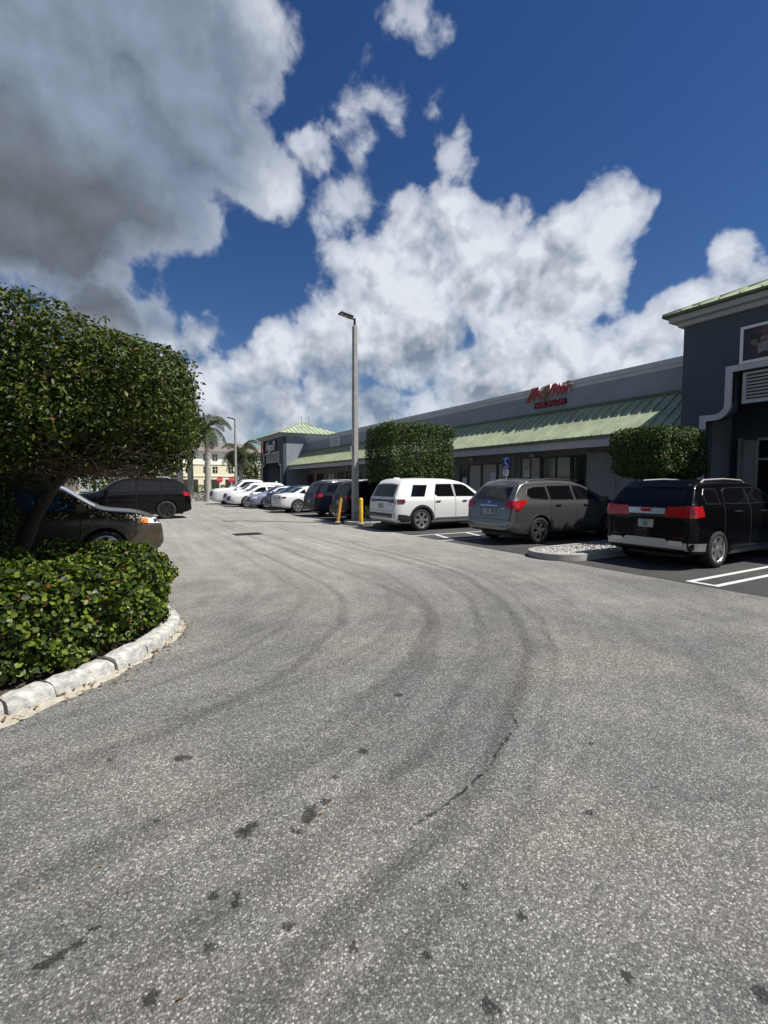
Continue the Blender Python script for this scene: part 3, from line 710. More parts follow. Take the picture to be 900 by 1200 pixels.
shutters(11.2, 11.85, .15, 2.9, 4); shutters(12.0, 13.2, .15, 2.9, 7); shutters(10.0, 10.9, .15, 2.9, 6)
w = MB(); w.box(17.38, 17.466, 8.3, 9.8, .3, 2.6); bp('door', w, M['panelw'])
for y in (16.1, 20.5, 25, 36.5, 40.2):      # electrical boxes and conduits under the soffit
    w = MB(); w.box(17.34, 17.466, y, y+.32, 2.86, 3.02); bp('light_box', w, M['fasc'], bevel=.01)
w = MB(); w.tube([(17.43, 17.5, .15), (17.43, 17.5, 3.1)], .035, 8); w.tube([(17.43, 22.4, .15), (17.43, 22.4, 3.1)], .035, 8); w.tube([(17.43, 11.0, .15), (17.43, 11.0, 3.1)], .035, 8); bp('downpipe', w, M['fasc'], smooth=60)

def tower(ya, yb, far):
    X = 15.0; e = empty('tower', (X, (ya+yb)/2, 0), parent=SM); e.matrix_local = Matrix.Translation((X-17.5, (ya+yb)/2-27, 0)); yc = (ya+yb)/2; zt = 6.28
    def pb(name, mb, m, smooth=None, bevel=0):
        mb.v = [(x-X, y-yc, z) for x, y, z in mb.v]; return mb.build(name, m, e, smooth, bevel)
    hw_ = (yb-ya)/2; lo = hw_-.72; hi = hw_-1.36; z1, z2 = 3.42, 4.70
    # opening outline (right half, mirrored): column, step, curved shoulder, head
    R_ = .42; arc = [(hi+R_-R_*math.cos(a), z1+R_-R_*math.sin(a)) for a in np.linspace(math.pi/2, 0, 7)]
    half = [(lo, .0), (lo, z1)]+[(hi+R_-0, z1)]*0+[(hi+R_*math.cos(a)-0+0, z1+R_*(1-math.sin(a))) for a in np.linspace(math.pi/2, 0, 7)]
    half = [(lo, .0), (lo, z1), (hi+R_, z1)]+[(hi+R_-R_*math.sin(a), z1+R_-R_*math.cos(a)) for a in np.linspace(.25, math.pi/2, 6)]+[(hi, z2)]
    def rect(y0, y1, za, zb, x0=X, x1=X+.35): return MB().box(x0, x1, y0, y1, za, zb)
    f = MB()
    for s_ in (-1, 1):
        f.add([(X, yc+s_*hw_, 0), (X, yc+s_*hw_, zt)]+[(X, yc+s_*a, b_) for a, b_ in reversed(half)], [tuple(range(2+len(half)))]) if False else None
    front = [(yc-hw_, 0), (yc-hw_, zt), (yc+hw_, zt), (yc+hw_, 0)]+[(yc+a, b_) for a, b_ in half]+[(yc-a, b_) for a, b_ in reversed(half)]
    f.prismX(front, X, X+.35); pb('front_wall', f, M['slate'])
    for s_, nm in ((-1, 0), (1, 1)):
        f = MB(); y0 = yc+s_*hw_; f.box(X+.35, 21.5, min(y0, y0-s_*.3), max(y0, y0-s_*.3), 0, zt-.002); pb('side_wall', f, M['wall'])
    f = MB(); f.box(21.2, 21.5, ya+.3, yb-.3, 4.9, zt-.002); f.box(15.35, 17.36, ya+.3, yb-.3, 4.78, 4.86); pb('ceiling', f, M['slate'])
    f = MB(); f.box(17.36, 17.49, ya+.3, yb-.3, .13, 4.78); bk = pb('back_wall', f, M['slate'])
    # trim band
    def band(wd, x0, x1):
        f = MB(); L_ = half; n = len(L_)
        for s_ in (-1, 1):
            inn = [(yc+s_*a, b_) for a, b_ in L_]; out = []
            for i, (a, b_) in enumerate(L_):
                if i == 0: out.append((a+wd, b_))
                elif i == 1: out.append((a+wd, b_+wd))
                elif i == 2: out.append((a, b_+wd))
                elif i == n-1: out.append((a+wd, b_))
                else:
                    t_ = .25+(math.pi/2-.25)*(i-3)/5; rr = max(.02, R_-wd); out.append((hi+R_-rr*math.sin(t_), z1+R_-rr*math.cos(t_)))
            out = [(yc+s_*a, b_) for a, b_ in out]
            k = len(f.v); f.v += [(x0, *p) for p in inn]+[(x0, *p) for p in out]+[(x1, *p) for p in inn]+[(x1, *p) for p in out]
            for i in range(n-1):
                for q in ((i, i+1, n+i+1, n+i), (2*n+i, 2*n+i+1, 3*n+i+1, 3*n+i), (i, i+1, 2*n+i+1, 2*n+i), (n+i, n+i+1, 3*n+i+1, 3*n+i)): f.f.append(tuple(k+j for j in q)); f.mi.append(0)
        f.box(x0, x1, yc-hi-wd, yc+hi+wd, z2+.001, z2+wd); return f
    pb('arch_trim', band(.17, X-.06, X+.10), M['trim'])
    f = MB(); zb_ = 3.82; lx = X+.12
    lv0, lv1 = yc-hi+.18, yc+hi-.18
    f.box(lx, lx+.1, lv0, lv0+.08, zb_, z2-.04); f.box(lx, lx+.1, lv1-.08, lv1, zb_, z2-.04); f.box(lx, lx+.1, lv0+.08, lv1-.08, zb_, zb_+.1); f.box(lx, lx+.1, lv0+.08, lv1-.08, z2-.1, z2-.04)
    for k in range(8):
        z = zb_+.13+k*.09; f.box(lx+.02, lx+.03, lv0+.08, lv1-.08, z+.012, z+.062, rot=Matrix.Rotation(R(-35), 3, 'Y'))
    lv = pb('louvre', f, M['trim'])
    f = MB(); f.box(lx+.11, lx+.13, lv0, lv1, zb_, z2-.04); pb('backing', f, M['black'])
    # cornice in two steps
    f = MB()
    for (o_, za, zb2) in ((.12, zt-.0, zt+.14), (.30, zt+.142, zt+.30)): f.box(X-o_, 21.5+o_, ya-o_, yb+o_, za+.001, zb2)
    pb('cornice', f, M['fasc'], bevel=.01)
    # hip roof with standing seams
    o_ = .42; xa, xb, y_a, y_b = X-o_, 21.5+o_, ya-o_, yb+o_; z0 = zt+.302; pit = .40; run = (xb-xa)/2; zr = z0+.07+run*pit; xm = (xa+xb)/2
    A, B_, Cc, D_ = Vector((xa, y_a, z0+.07)), Vector((xb, y_a, z0+.07)), Vector((xb, y_b, z0+.07)), Vector((xa, y_b, z0+.07)); r1, r2 = Vector((xm, y_a+run, zr)), Vector((xm, y_b-run, zr))
    f = MB(); f.add([A, B_, Cc, D_, r1, r2], [(0, 1, 4), (1, 2, 5, 4), (2, 3, 5), (3, 0, 4, 5), (3, 2, 1, 0)])
    rf = pb('roof', f, M['green'])
    f = MB(); f.box(xa-.01, xb+.01, y_a-.01, y_b+.01, z0, z0+.068); s1_ = pb('drip_edge', f, M['greend']); s1_.parent = rf
    f = MB()
    def rib(p, q):
        up = Vector((0, 0, .05)); d = (q-p).normalized(); sd2 = d.cross(Vector((0, 0, 1))).normalized()*.016
        f.add([p-sd2, p+sd2, q+sd2, q-sd2, p-sd2+up, p+sd2+up, q+sd2+up, q-sd2+up], [(0,3,2,1),(4,5,6,7),(0,1,5,4),(1,2,6,5),(2,3,7,6),(3,0,4,7)])
    k = y_a+.3
    while k < y_b-.1:
        t_ = min(k-y_a, y_b-k, run)
        for xs, sg in ((xa, 1), (xb, -1)): rib(Vector((xs, k, z0+.07)), Vector((xs+sg*t_, k, z0+.07+t_*pit)))
        k += .5
    k = xa+.3
    while k < xb-.1:
        t_ = min(k-xa, xb-k)
        for ys, sg in ((y_a, 1), (y_b, -1)): rib(Vector((k, ys, z0+.07)), Vector((k, ys+sg*t_, z0+.07+t_*pit)))
        k += .5
    for p, q in ((A, r1), (B_, r1), (Cc, r2), (D_, r2), (r1, r2)): rib(p, q)
    s2_ = pb('seam', f, M['green']); s2_.parent = rf
    if not far:
        # recessed entrance seen through the opening
        f = MB()
        for y in (7.15, 5.2, 3.2, 1.4): f.box(17.28, 17.355, y-.04, y+.04, .13, 2.95)
        f.box(17.282, 17.353, 1.4, 7.15, 2.95, 3.03); f.box(17.29, 17.35, 1.4, 7.15, 2.35, 2.41)
        o1 = pb('entrance', f, M['alum']); f = MB(); f.box(17.32, 17.34, 1.4, 7.12, .13, 2.95); o2 = pb('pane', f, M['glass']); o2.parent = o1
        f = MB(); f.box(17.25, 17.355, 7.2, 7.5, .13, 2.98); f.box(17.1, 17.35, 7.52, 7.58, .13, 3.05); pb('shutter', f, M['shut'])
    else:
        f = MB(); f.box(17.3, 17.355, yc-2, yc+2, .13, 2.9); pb('entrance', f, M['glass'])
    return e
T1 = tower(.2, 8.2, False); T2 = tower(46.5, 54.5, True)
# paler hipped roof behind the far tower
w = MB(); w.add([(20.0, 56.3, 7.4), (27, 56.3, 7.4), (27, 63, 7.4), (20, 63, 7.4), (22.6, 59.6, 9.0), (24.2, 59.6, 9.0)], [(0, 1, 5, 4), (1, 2, 5), (2, 3, 4, 5), (3, 0, 4), (3, 2, 1, 0)])
w.box(20.1, 26.9, 56.4, 62.9, 0, 7.399); bp('roof', w, mat('pale_metal', (.52, .56, .54), .4, var=.1))
w = MB()
for y in (22, 33): w.box(21, 22.5, y, y+1.2, 5.85, 6.6)
bp('roof_unit', w, M['alum'], bevel=.02)
w = MB(); w.tube([(17.9, 46.9, 6), (17.9, 46.9, 8.7)], .025, 6); w.tube([(17.9, 46.6, 8.4), (17.9, 47.3, 8.4)], .02, 5); w.tube([(17.5, 47.9, 6), (17.5, 47.9, 8.6)], .03, 6); bp('antenna', w, M['post'])

# poster on the near tower
e = empty('poster', (14.98, 5.1, 5.35)); tag(e, 'white framed dark picture of guitar players on the near tower wall', 'poster')
f = MB(); W2, H2 = 1.50, .42
f.box(-.07, 0, -W2, W2, H2, H2+.07); f.box(-.07, 0, -W2, W2, -H2-.07, -H2); f.box(-.07, 0, -W2-.07, -W2+.0, -H2-.07, H2+.07); f.box(-.07, 0, W2, W2+.07, -H2-.07, H2+.07)
f.build('frame', mat('white_frame', (.62, .60, .64), .5), e)
MB().box(-.03, -.001, -W2+.001, W2-.001, -H2+.001, H2-.001).build('picture', mat('picture_ground', (.020, .008, .012), .35, var=.9, vscale=3), e)
mm = [mat('pic_shirt', (.17, .15, .15), .5, var=.3, vscale=8), mat('pic_hat', (.08, .05, .04), .5, var=.3, vscale=9), mat('pic_guitar', (.13, .09, .04), .5, var=.3, vscale=9), mat('pic_dark', (.01, .01, .015), .5), mat('pic_skin', (.08, .04, .03), .5)]
f = MB(); x0 = -.034
def blob(cy, cz, ry, rz, mi, dx=0, rot=0, n=14):
    dx *= 1.; f.add([(x0-dx, cy+ry*math.cos(a)*math.cos(rot)-rz*math.sin(a)*math.sin(rot), cz+ry*math.cos(a)*math.sin(rot)+rz*math.sin(a)*math.cos(rot)) for a in np.linspace(0, 2*math.pi, n, endpoint=False)], [tuple(range(n))], mi)
for cy, sc_ in ((1.02, 1), (.05, .9), (-.95, 1)):
    f = MB()
    blob(cy, -.12, .15*sc_, .30*sc_, 0); blob(cy, -.36, .14, .12, 3, .001); blob(cy, .20, .07, .09, 4, .001); blob(cy, .29, .17, .045, 1, .002); blob(cy, .33, .08, .07, 1, .003)
    blob(cy+.20, .02, .12, .08, 2, .003, .2); blob(cy+.12, .03, .06, .05, 3, .004); blob(cy-.10, .02, .20, .018, 2, .003, -.15); blob(cy+.05, .04, .13, .03, 4, .005, -.3); f.build('figure', mm, e)
pass

# lettering on the parapet
def sign(name, lines, loc, label, group=None):
    e = empty(name, loc); tag(e, label, 'sign', group)
    for (nm, body, size, m, sh_, y, z, dep, bold) in lines:
        o = text_mesh(nm, body, size, m, dep, sh_, e, 0, bold); o.parent = e; wall_rot(o, (-dep*.5, y, z))
    return e
sg = sign('salon_sign', [('script_letters', 'Jllu Viter', .66, M['red'], .28, 0, .16, .09, .016), ('script_edge', 'Jllu Viter', .66, M['white'], .28, -.02, .175, .06, .032),
     ('block_letters', 'HAIR SALON', .30, M['red'], 0, .0, -.40, .07, .010), ('block_edge', 'HAIR SALON', .30, M['black'], 0, -.012, -.40, .05, .022)], (17.36, 15.25, 5.62), 'red script sign with a red block letter line below, raised on the grey parapet')
f = MB()
for pts in ([(.12, .42), (.30, .20), (.18, -.06), (.40, -.20)], [(-.05, .40), (.10, .10), (.28, -.12), (.10, -.26)], [(-1.18, .40), (-1.02, .42), (-1.10, .22), (-1.22, .14)], [(1.35, -.18), (1.2, -.02), (1.05, .15)]):
    MB().tube([(-.12, y, z) for y, z in pts], [.035, .05, .05, .02][:len(pts)], 6).build('ornament', M['gold'], sg, smooth=50)
sign('restaurant_sign', [('letter', 'Ngol\'i', 1.35, M['white'], .25, 0, 0, .08, .015), ('letter_edge', 'Ngol\'i', 1.35, M['black'], .25, -.03, 0, .05, .05)], (14.93, 50.3, 5.45), 'dark edged white script lettering on the front of the far tower')
sg2 = empty('badge_sign', (14.9, 53.2, 5.5)); tag(sg2, 'dark red upright badge beside the script on the far tower', 'sign')
MB().box(-.1, .08, -.4, .4, -.75, .8).build('panel', M['red'], sg2, bevel=.08); f = MB(); f.lathe([(.001, 0), (.2, 0)], 12, 'z'); 
f = MB(); blobv = [(-.105, .2*math.cos(a), -.25+.2*math.sin(a)) for a in np.linspace(0, 6.28, 12, endpoint=False)]; f.add(blobv, [tuple(range(12))]); f.build('dot', M['white'], sg2)
e = empty('wall_plaque', (17.40, 39.1, 5.3)); tag(e, 'small square white plaque on the grey parapet between the far tower and the lamp post', 'sign')
MB().box(-.05, .02, -1.05, 1.05, -.52, .52).build('board', mat('plaque_white', (.42, .43, .42), .6), e, bevel=.01)
f = MB()
for z in (.28, .04, -.2): f.box(-.056, -.051, -.75, .75, z-.07, z+.07)
f.build('marking', mat('plaque_grey', (.27, .28, .28), .7), e)

# accessible parking sign
e = empty('accessible_sign', (14.25, 14.72, .1)); tag(e, 'blue accessible parking sign with small white plate on a post by the shop front', 'sign')
MB().tube([(0, 0, 0), (0, 0, 2.62)], .028, 8).build('post', M['post'], e, smooth=60)
b = MB().box(-.045, -.03, -.2, .2, 2.12, 2.60).build('panel', M['bluesign'], e, bevel=.004)
f = MB(); X_ = -.05
f.box(X_, X_+.004, -.17, .17, 2.55, 2.57); f.box(X_, X_+.004, -.17, .17, 2.15, 2.17)
f.lathe([(.001, 0)], 3) if False else None
f.add([(X_, .03+.03*math.cos(a), 2.49+.03*math.sin(a)) for a in np.linspace(0, 6.28, 10, endpoint=False)], [tuple(range(10))])
f.tube([(X_, .03, 2.45), (X_, .01, 2.34), (X_, -.07, 2.34), (X_, -.11, 2.24), (X_, -.15, 2.25)], .013, 5); f.tube([(X_, .03, 2.41), (X_, -.06, 2.40)], .011, 5)
f.tube([(X_, .05+.085*math.cos(a)-.04, 2.29+.085*math.sin(a)) for a in np.linspace(1.9, 5.9, 10)], .011, 5)
f.build('wheelchair_symbol', M['white'], b)
MB().box(-.045, -.03, -.15, .15, 1.86, 2.08).build('fine_plate', M['white'], e, bevel=.003)
f = MB(); f.box(-.052, -.047, -.11, .11, 2.0, 2.03); f.box(-.052, -.047, -.09, .09, 1.93, 1.96); f.build('plate_line', M['bluesign'], e)

# ------------------------------------------------------------------ lamps, bollards, drain
def lamp(x, y, h, label, w0=.125, w1=.085):
    e = empty('street_lamp', (x, y, 0)); tag(e, label, 'street lamp', 'street lamps of the car park')
    f = MB()
    for (z0, z1, a, b_) in ((0, h, w0, w1),):
        f.add([(-a, -a, z0), (a, -a, z0), (a, a, z0), (-a, a, z0), (-b_, -b_, z1), (b_, -b_, z1), (b_, b_, z1), (-b_, b_, z1)], [(0,3,2,1),(4,5,6,7),(0,1,5,4),(1,2,6,5),(2,3,7,6),(3,0,4,7)])
    f.build('pole', M['pole'], e, bevel=.025)
    f = MB(); f.tube([(0, 0, h-.02), (0, 0, h+.28)], .05, 8); f.tube([(0, 0, h+.25), (-.2, .06, h+.29)], .035, 8); f.build('bracket', M['black'], e, smooth=60)
    hd = MB(); hd.box(-.66, -.08, -.16, .16, -.035, .035); hd.v = [tuple(Matrix.Rotation(R(9), 3, 'Y') @ Vector(v)+Vector((0, .03, h+.30))) for v in hd.v]
    ho = hd.build('lamp_head', M['black'], e, bevel=.02)
    fl = MB()
    for k in range(3): fl.box(-.62+k*.19, -.5+k*.19, -.12, .12, -.042, -.037)
    fl.v = [tuple(Matrix.Rotation(R(9), 3, 'Y') @ Vector(v)+Vector((0, .03, h+.30))) for v in fl.v]
    fl.build('lens', M['alum'], ho)
    return e
l1 = lamp(8.70, 17.60, 7.95, 'tall square concrete lamp post with a flat lamp head beside the yellow bollards')
f = MB(); f.box(-.2, -.172, -.05, .05, 2.9, 3.15); f.box(-.11, .11, -.203, -.175, .5, .8); f.build('access_plate', M['alum'], l1)
MB().box(-.19, .19, -.19, .19, 0, .16).build('base_plate', M['conc'], l1, bevel=.015)
lamp(9.9, 44.4, 7.1, 'distant slim lamp post between the cream building and the far tower', .12, .08)
def bollard(x, y, h, r, m, label, lean=None):
    e = empty('bollard', (x, y, .10)); tag(e, label, 'bollard', 'yellow posts at the lamp post island')
    f = MB().lathe([(r, 0), (r, h-.06), (r*.86, h-.02), (r*.5, h), (.001, h+.012)], 20).build('post', m, e, smooth=50)
    MB().lathe([(r+.05, -.02), (r+.06, .015), (r+.004, .035)], 16).build('footing', M['conc'], e, smooth=50)
    if lean: f.rotation_euler = lean; f2 = MB().box(-r-.02, r+.02, -r-.02, r+.02, h-.01, h+.02).build('cap', M['bark'], e); f2.parent = f
    return e
bollard(8.2, 16.1, .98, .075, M['yellow'], 'upright bright yellow bollard right of the lamp post')
bollard(7.75, 17.25, 1.05, .06, M['yellow2'], 'weathered yellow post leaning left of the lamp post', (R(4), R(7), 0))
e = empty('drain_grate', (3.79, 15.5, .0)); tag(e, 'dark iron drain grate set in the pale lane', 'drain')
f = MB().box(-.42, .42, -.30, -.26, .003, .014).box(-.42, .42, .26, .30, .003, .014).box(-.42, -.38, -.26, .26, .003, .014).box(.38, .42, -.26, .26, .003, .014)
for k in range(12): f.box(-.35+k*.06, -.325+k*.06, -.26, .26, .004, .012)
f.build('grate', M['grate'], e); sheet('pit', [(-.4, -.28), (.4, -.28), (.4, .28), (-.4, .28)], .0025, M['black'], e, None)

# ------------------------------------------------------------------ cars
def chaikin(pts, it=2):
    for _ in range(it):
        q = [pts[0]]
        for a, b_ in zip(pts, pts[1:]): q += [tuple(.75*u+.25*v for u, v in zip(a, b_)), tuple(.25*u+.75*v for u, v in zip(a, b_))]
        q.append(pts[-1]); pts = q
    return pts
def body_mesh(S):
    L = S['L']; zt, zb, belt, hw = (pchip(S[k]) for k in ('zt', 'zb', 'belt', 'hw')); tum = S.get('tum', .36)
    N = 110; secs = []
    for i in range(N+1):
        t_ = i/N; x = L*(t_-.92*math.sin(2*math.pi*t_)/(2*math.pi)); T = zt(x); Bz = min(zb(x), T-.08); W = hw(x); bl = min(belt(x), T-.035)
        g = max(0, T-bl-.03); tw = W*.945-tum*g*(1+.25*g); cr = .02+.02*min(1, g*2)
        r = .05+.05*min(1, g*2.5)
        keys = [(0, Bz), (W*.80, Bz), (W*.955, Bz+.03), (W*.985, Bz+.25*(bl-Bz)), (W, Bz+.58*(bl-Bz)), (W*.99, bl-.09*min(1, (bl-Bz)*2)), (W*.955, bl), (tw+.36*min(g, .02), min(T-.01, bl+.015+max(0, g-r))), (tw-.02, T-.025), (tw-r*1.3, T-.004), (tw*.5, T+cr*.7), (0, T+cr)]
        secs.append((x, chaikin(keys, 2)))
    bm = bmesh.new(); rows = []
    for x, ks in secs:
        row = [bm.verts.new((x-L/2, y, z)) for y, z in ks]; row += [bm.verts.new((x-L/2, -y, z)) for y, z in reversed(ks[1:-1])]; rows.append(row)
    n = len(rows[0])
    for a, b_ in zip(rows, rows[1:]):
        for j in range(n): bm.faces.new((a[j], a[(j+1) % n], b_[(j+1) % n], b_[j]))
    bm.faces.new(list(reversed(rows[0]))); bm.faces.new(rows[-1])
    bmesh.ops.recalc_face_normals(bm, faces=bm.faces)
    return bm
DIRS = dict(R=((1,0,0),(0,0,1),(0,1,0)), Lf=((1,0,0),(0,0,1),(0,-1,0)), back=((0,1,0),(0,0,1),(1,0,0)), front=((0,1,0),(0,0,1),(-1,0,0)), top=((1,0,0),(0,1,0),(0,0,-1)),
    cR=((.7071,-.7071,0),(0,0,1),(.7071,.7071,0)), cL=((.7071,.7071,0),(0,0,1),(.7071,-.7071,0)), fR=((.7071,.7071,0),(0,0,1),(-.7071,.7071,0)), fL=((.7071,-.7071,0),(0,0,1),(-.7071,-.7071,0)))
def panel(name, polys, side, bvh, L, m, parent, off=.006, res=.09, back=.03, smooth=True):
    """outline(s) given on a plane (u,v), laid on the body surface as a thin raised piece"""
    U, V_, D = (Vector(d) for d in DIRS[side]); bm = bmesh.new()
    if not isinstance(polys[0][0], (tuple, list)): polys = [polys]
    for poly in polys:
        sx = (L/2 if side in ('R', 'Lf', 'top') else 0)
        bm.faces.new([bm.verts.new(((u-sx), v, 0)) for u, v in poly])
    xs = [v.co.x for v in bm.verts]; ys = [v.co.y for v in bm.verts]
    for ax, lo, hi in ((0, min(xs), max(xs)), (1, min(ys), max(ys))):
        k = max(1, int((hi-lo)/res)); nrm = Vector((1, 0, 0)) if ax == 0 else Vector((0, 1, 0))
        for i in range(1, k):
            bmesh.ops.bisect_plane(bm, geom=bm.verts[:]+bm.edges[:]+bm.faces[:], plane_co=nrm*(lo+(hi-lo)*i/k), plane_no=nrm)
    dead = []
    for v in bm.verts:
        o = U*v.co.x+V_*v.co.y-D*6; hit = bvh.ray_cast(o, D)
        if hit[0] is None: dead.append(v); v.co = o+D*6; continue
        nrm = hit[1] if hit[1].dot(D) < 0 else -hit[1]; v.co = hit[0]+(nrm*.5-D*.5).normalized()*off
    bmesh.ops.delete(bm, geom=dead, context='VERTS')
    if not bm.faces: bm.free(); return None
    es = [e_ for e_ in bm.edges if len(e_.link_faces) == 1]; r = bmesh.ops.extrude_edge_only(bm, edges=es)
    for v in [g for g in r['geom'] if isinstance(g, bmesh.types.BMVert)]: v.co += D*back
    bmesh.ops.recalc_face_normals(bm, faces=bm.faces)
    me = bpy.data.meshes.new(name); bm.to_mesh(me); bm.free(); me.materials.append(m)
    # outward check
    if me.polygons[0].normal.dot(D) > 0: me.flip_normals()
    if smooth: me.polygons.foreach_set('use_smooth', [True]*len(me.polygons)); me.set_sharp_from_angle(angle=R(40))
    return link(name, me, parent)
def ring(pts, w):     # closed outline of given width round a convex-ish polygon, as quads
    n = len(pts); c = (sum(p[0] for p in pts)/n, sum(p[1] for p in pts)/n); out = []
    def offp(i):
        a, b_, d = pts[i-1], pts[i], pts[(i+1) % n]
        n1 = Vector((b_[1]-a[1], a[0]-b_[0])).normalized(); n2 = Vector((d[1]-b_[1], b_[0]-d[0])).normalized(); m_ = n1+n2
        m_ = m_/max(.3, m_.dot(n1)); 
        if m_.dot(Vector((b_[0]-c[0], b_[1]-c[1]))) < 0: m_ = -m_
        return (b_[0]+m_.x*w, b_[1]+m_.y*w)
    o = [offp(i) for i in range(n)]
    return [[pts[i], pts[(i+1) % n], o[(i+1) % n], o[i]] for i in range(n)]
def line(pts, w):
    res = []
    for a, b_ in zip(pts, pts[1:]):
        d = Vector((b_[0]-a[0], b_[1]-a[1])).normalized(); nx, ny = -d.y*w/2, d.x*w/2
        res.append([(a[0]-nx, a[1]-ny), (b_[0]-nx, b_[1]-ny), (b_[0]+nx, b_[1]+ny), (a[0]+nx, a[1]+ny)])
    return res
WHEELS = {}
def wheel_proto(r, style):
    key = (r, style)
    if key in WHEELS: return WHEELS[key]
    w2 = .115; rr = r*(.70 if style != 'small' else .64)
    t_ = MB().lathe([(rr, -w2*.8), (rr+.02, -w2*.98), (r-.05, -w2*1.0), (r-.012, -w2*.82), (r, -w2*.5), (r, w2*.5), (r-.012, w2*.82), (r-.05, w2), (rr+.02, w2*.98), (rr, w2*.8), (rr-.01, -w2*.0), (rr, -w2*.8)], 40, 'y')
    tm = t_.mesh('tyre', M['tyre'], smooth=35)
    dark, brt = {'silver': ('rim_dark', 'rim_silver'), 'dark': ('rim_dark', 'rim_grey'), 'black': ('rim_black', 'rim_black'), 'small': ('rim_dark', 'rim_silver')}[style]
    f = MB(); f.lathe([(rr+.004, -w2*.85), (rr-.02, -w2*.80), (rr-.03, -w2*.3), (rr-.03, w2*.6)], 40, 'y', mi=0)
    f.lathe([(rr-.03, w2*.1), (.001, w2*.1)], 32, 'y', mi=1)
    ns = {'silver': 6, 'dark': 5, 'black': 6, 'small': 5}[style]
    for k in range(ns):
        for sub in (-1, 1):
            a = 2*math.pi*k/ns+sub*(.13 if ns == 6 else .2); y_o = -w2*.72
            rad = Vector((math.cos(a), 0, math.sin(a))); a0 = 2*math.pi*k/ns+sub*.09; r0 = Vector((math.cos(a0), 0, math.sin(a0))); tn = Vector((-math.sin(a), 0, math.cos(a)))
            p0 = r0*.05; p1 = rad*(rr-.015); wd0, wd1 = .022, .026
            vs = []
            for p, wd, yo in ((p0, wd0, y_o-.004), (p1, wd1, y_o-.012)):
                for dy in (0, .035): vs += [p-tn*wd+Vector((0, yo+dy, 0)), p+tn*wd+Vector((0, yo+dy, 0))]
            f.add(vs, [(0, 1, 5, 4), (2, 6, 7, 3), (0, 4, 6, 2), (1, 3, 7, 5), (0, 2, 3, 1), (4, 5, 7, 6)], 2)
    f.lathe([(.001, -w2*.82), (.05, -w2*.80), (.062, -w2*.6), (.062, -w2*.2)], 20, 'y', mi=2)
    f.lathe([(rr-.001, -w2*.86), (rr-.022, -w2*.90), (rr-.03, -w2*.8)], 40, 'y', mi=2)
    for nm, c, me_ in (('rim_dark', .02, .3), ('rim_silver', .62, .85), ('rim_grey', .22, .8), ('rim_black', .012, .2)):
        if nm not in M: M[nm] = mat(nm, (c,), .28, me_, coat=.2)
    rm = f.mesh('rim', [M[brt], M['rim_black'], M[brt]], smooth=35)
    WHEELS[key] = (tm, rm); return WHEELS[key]

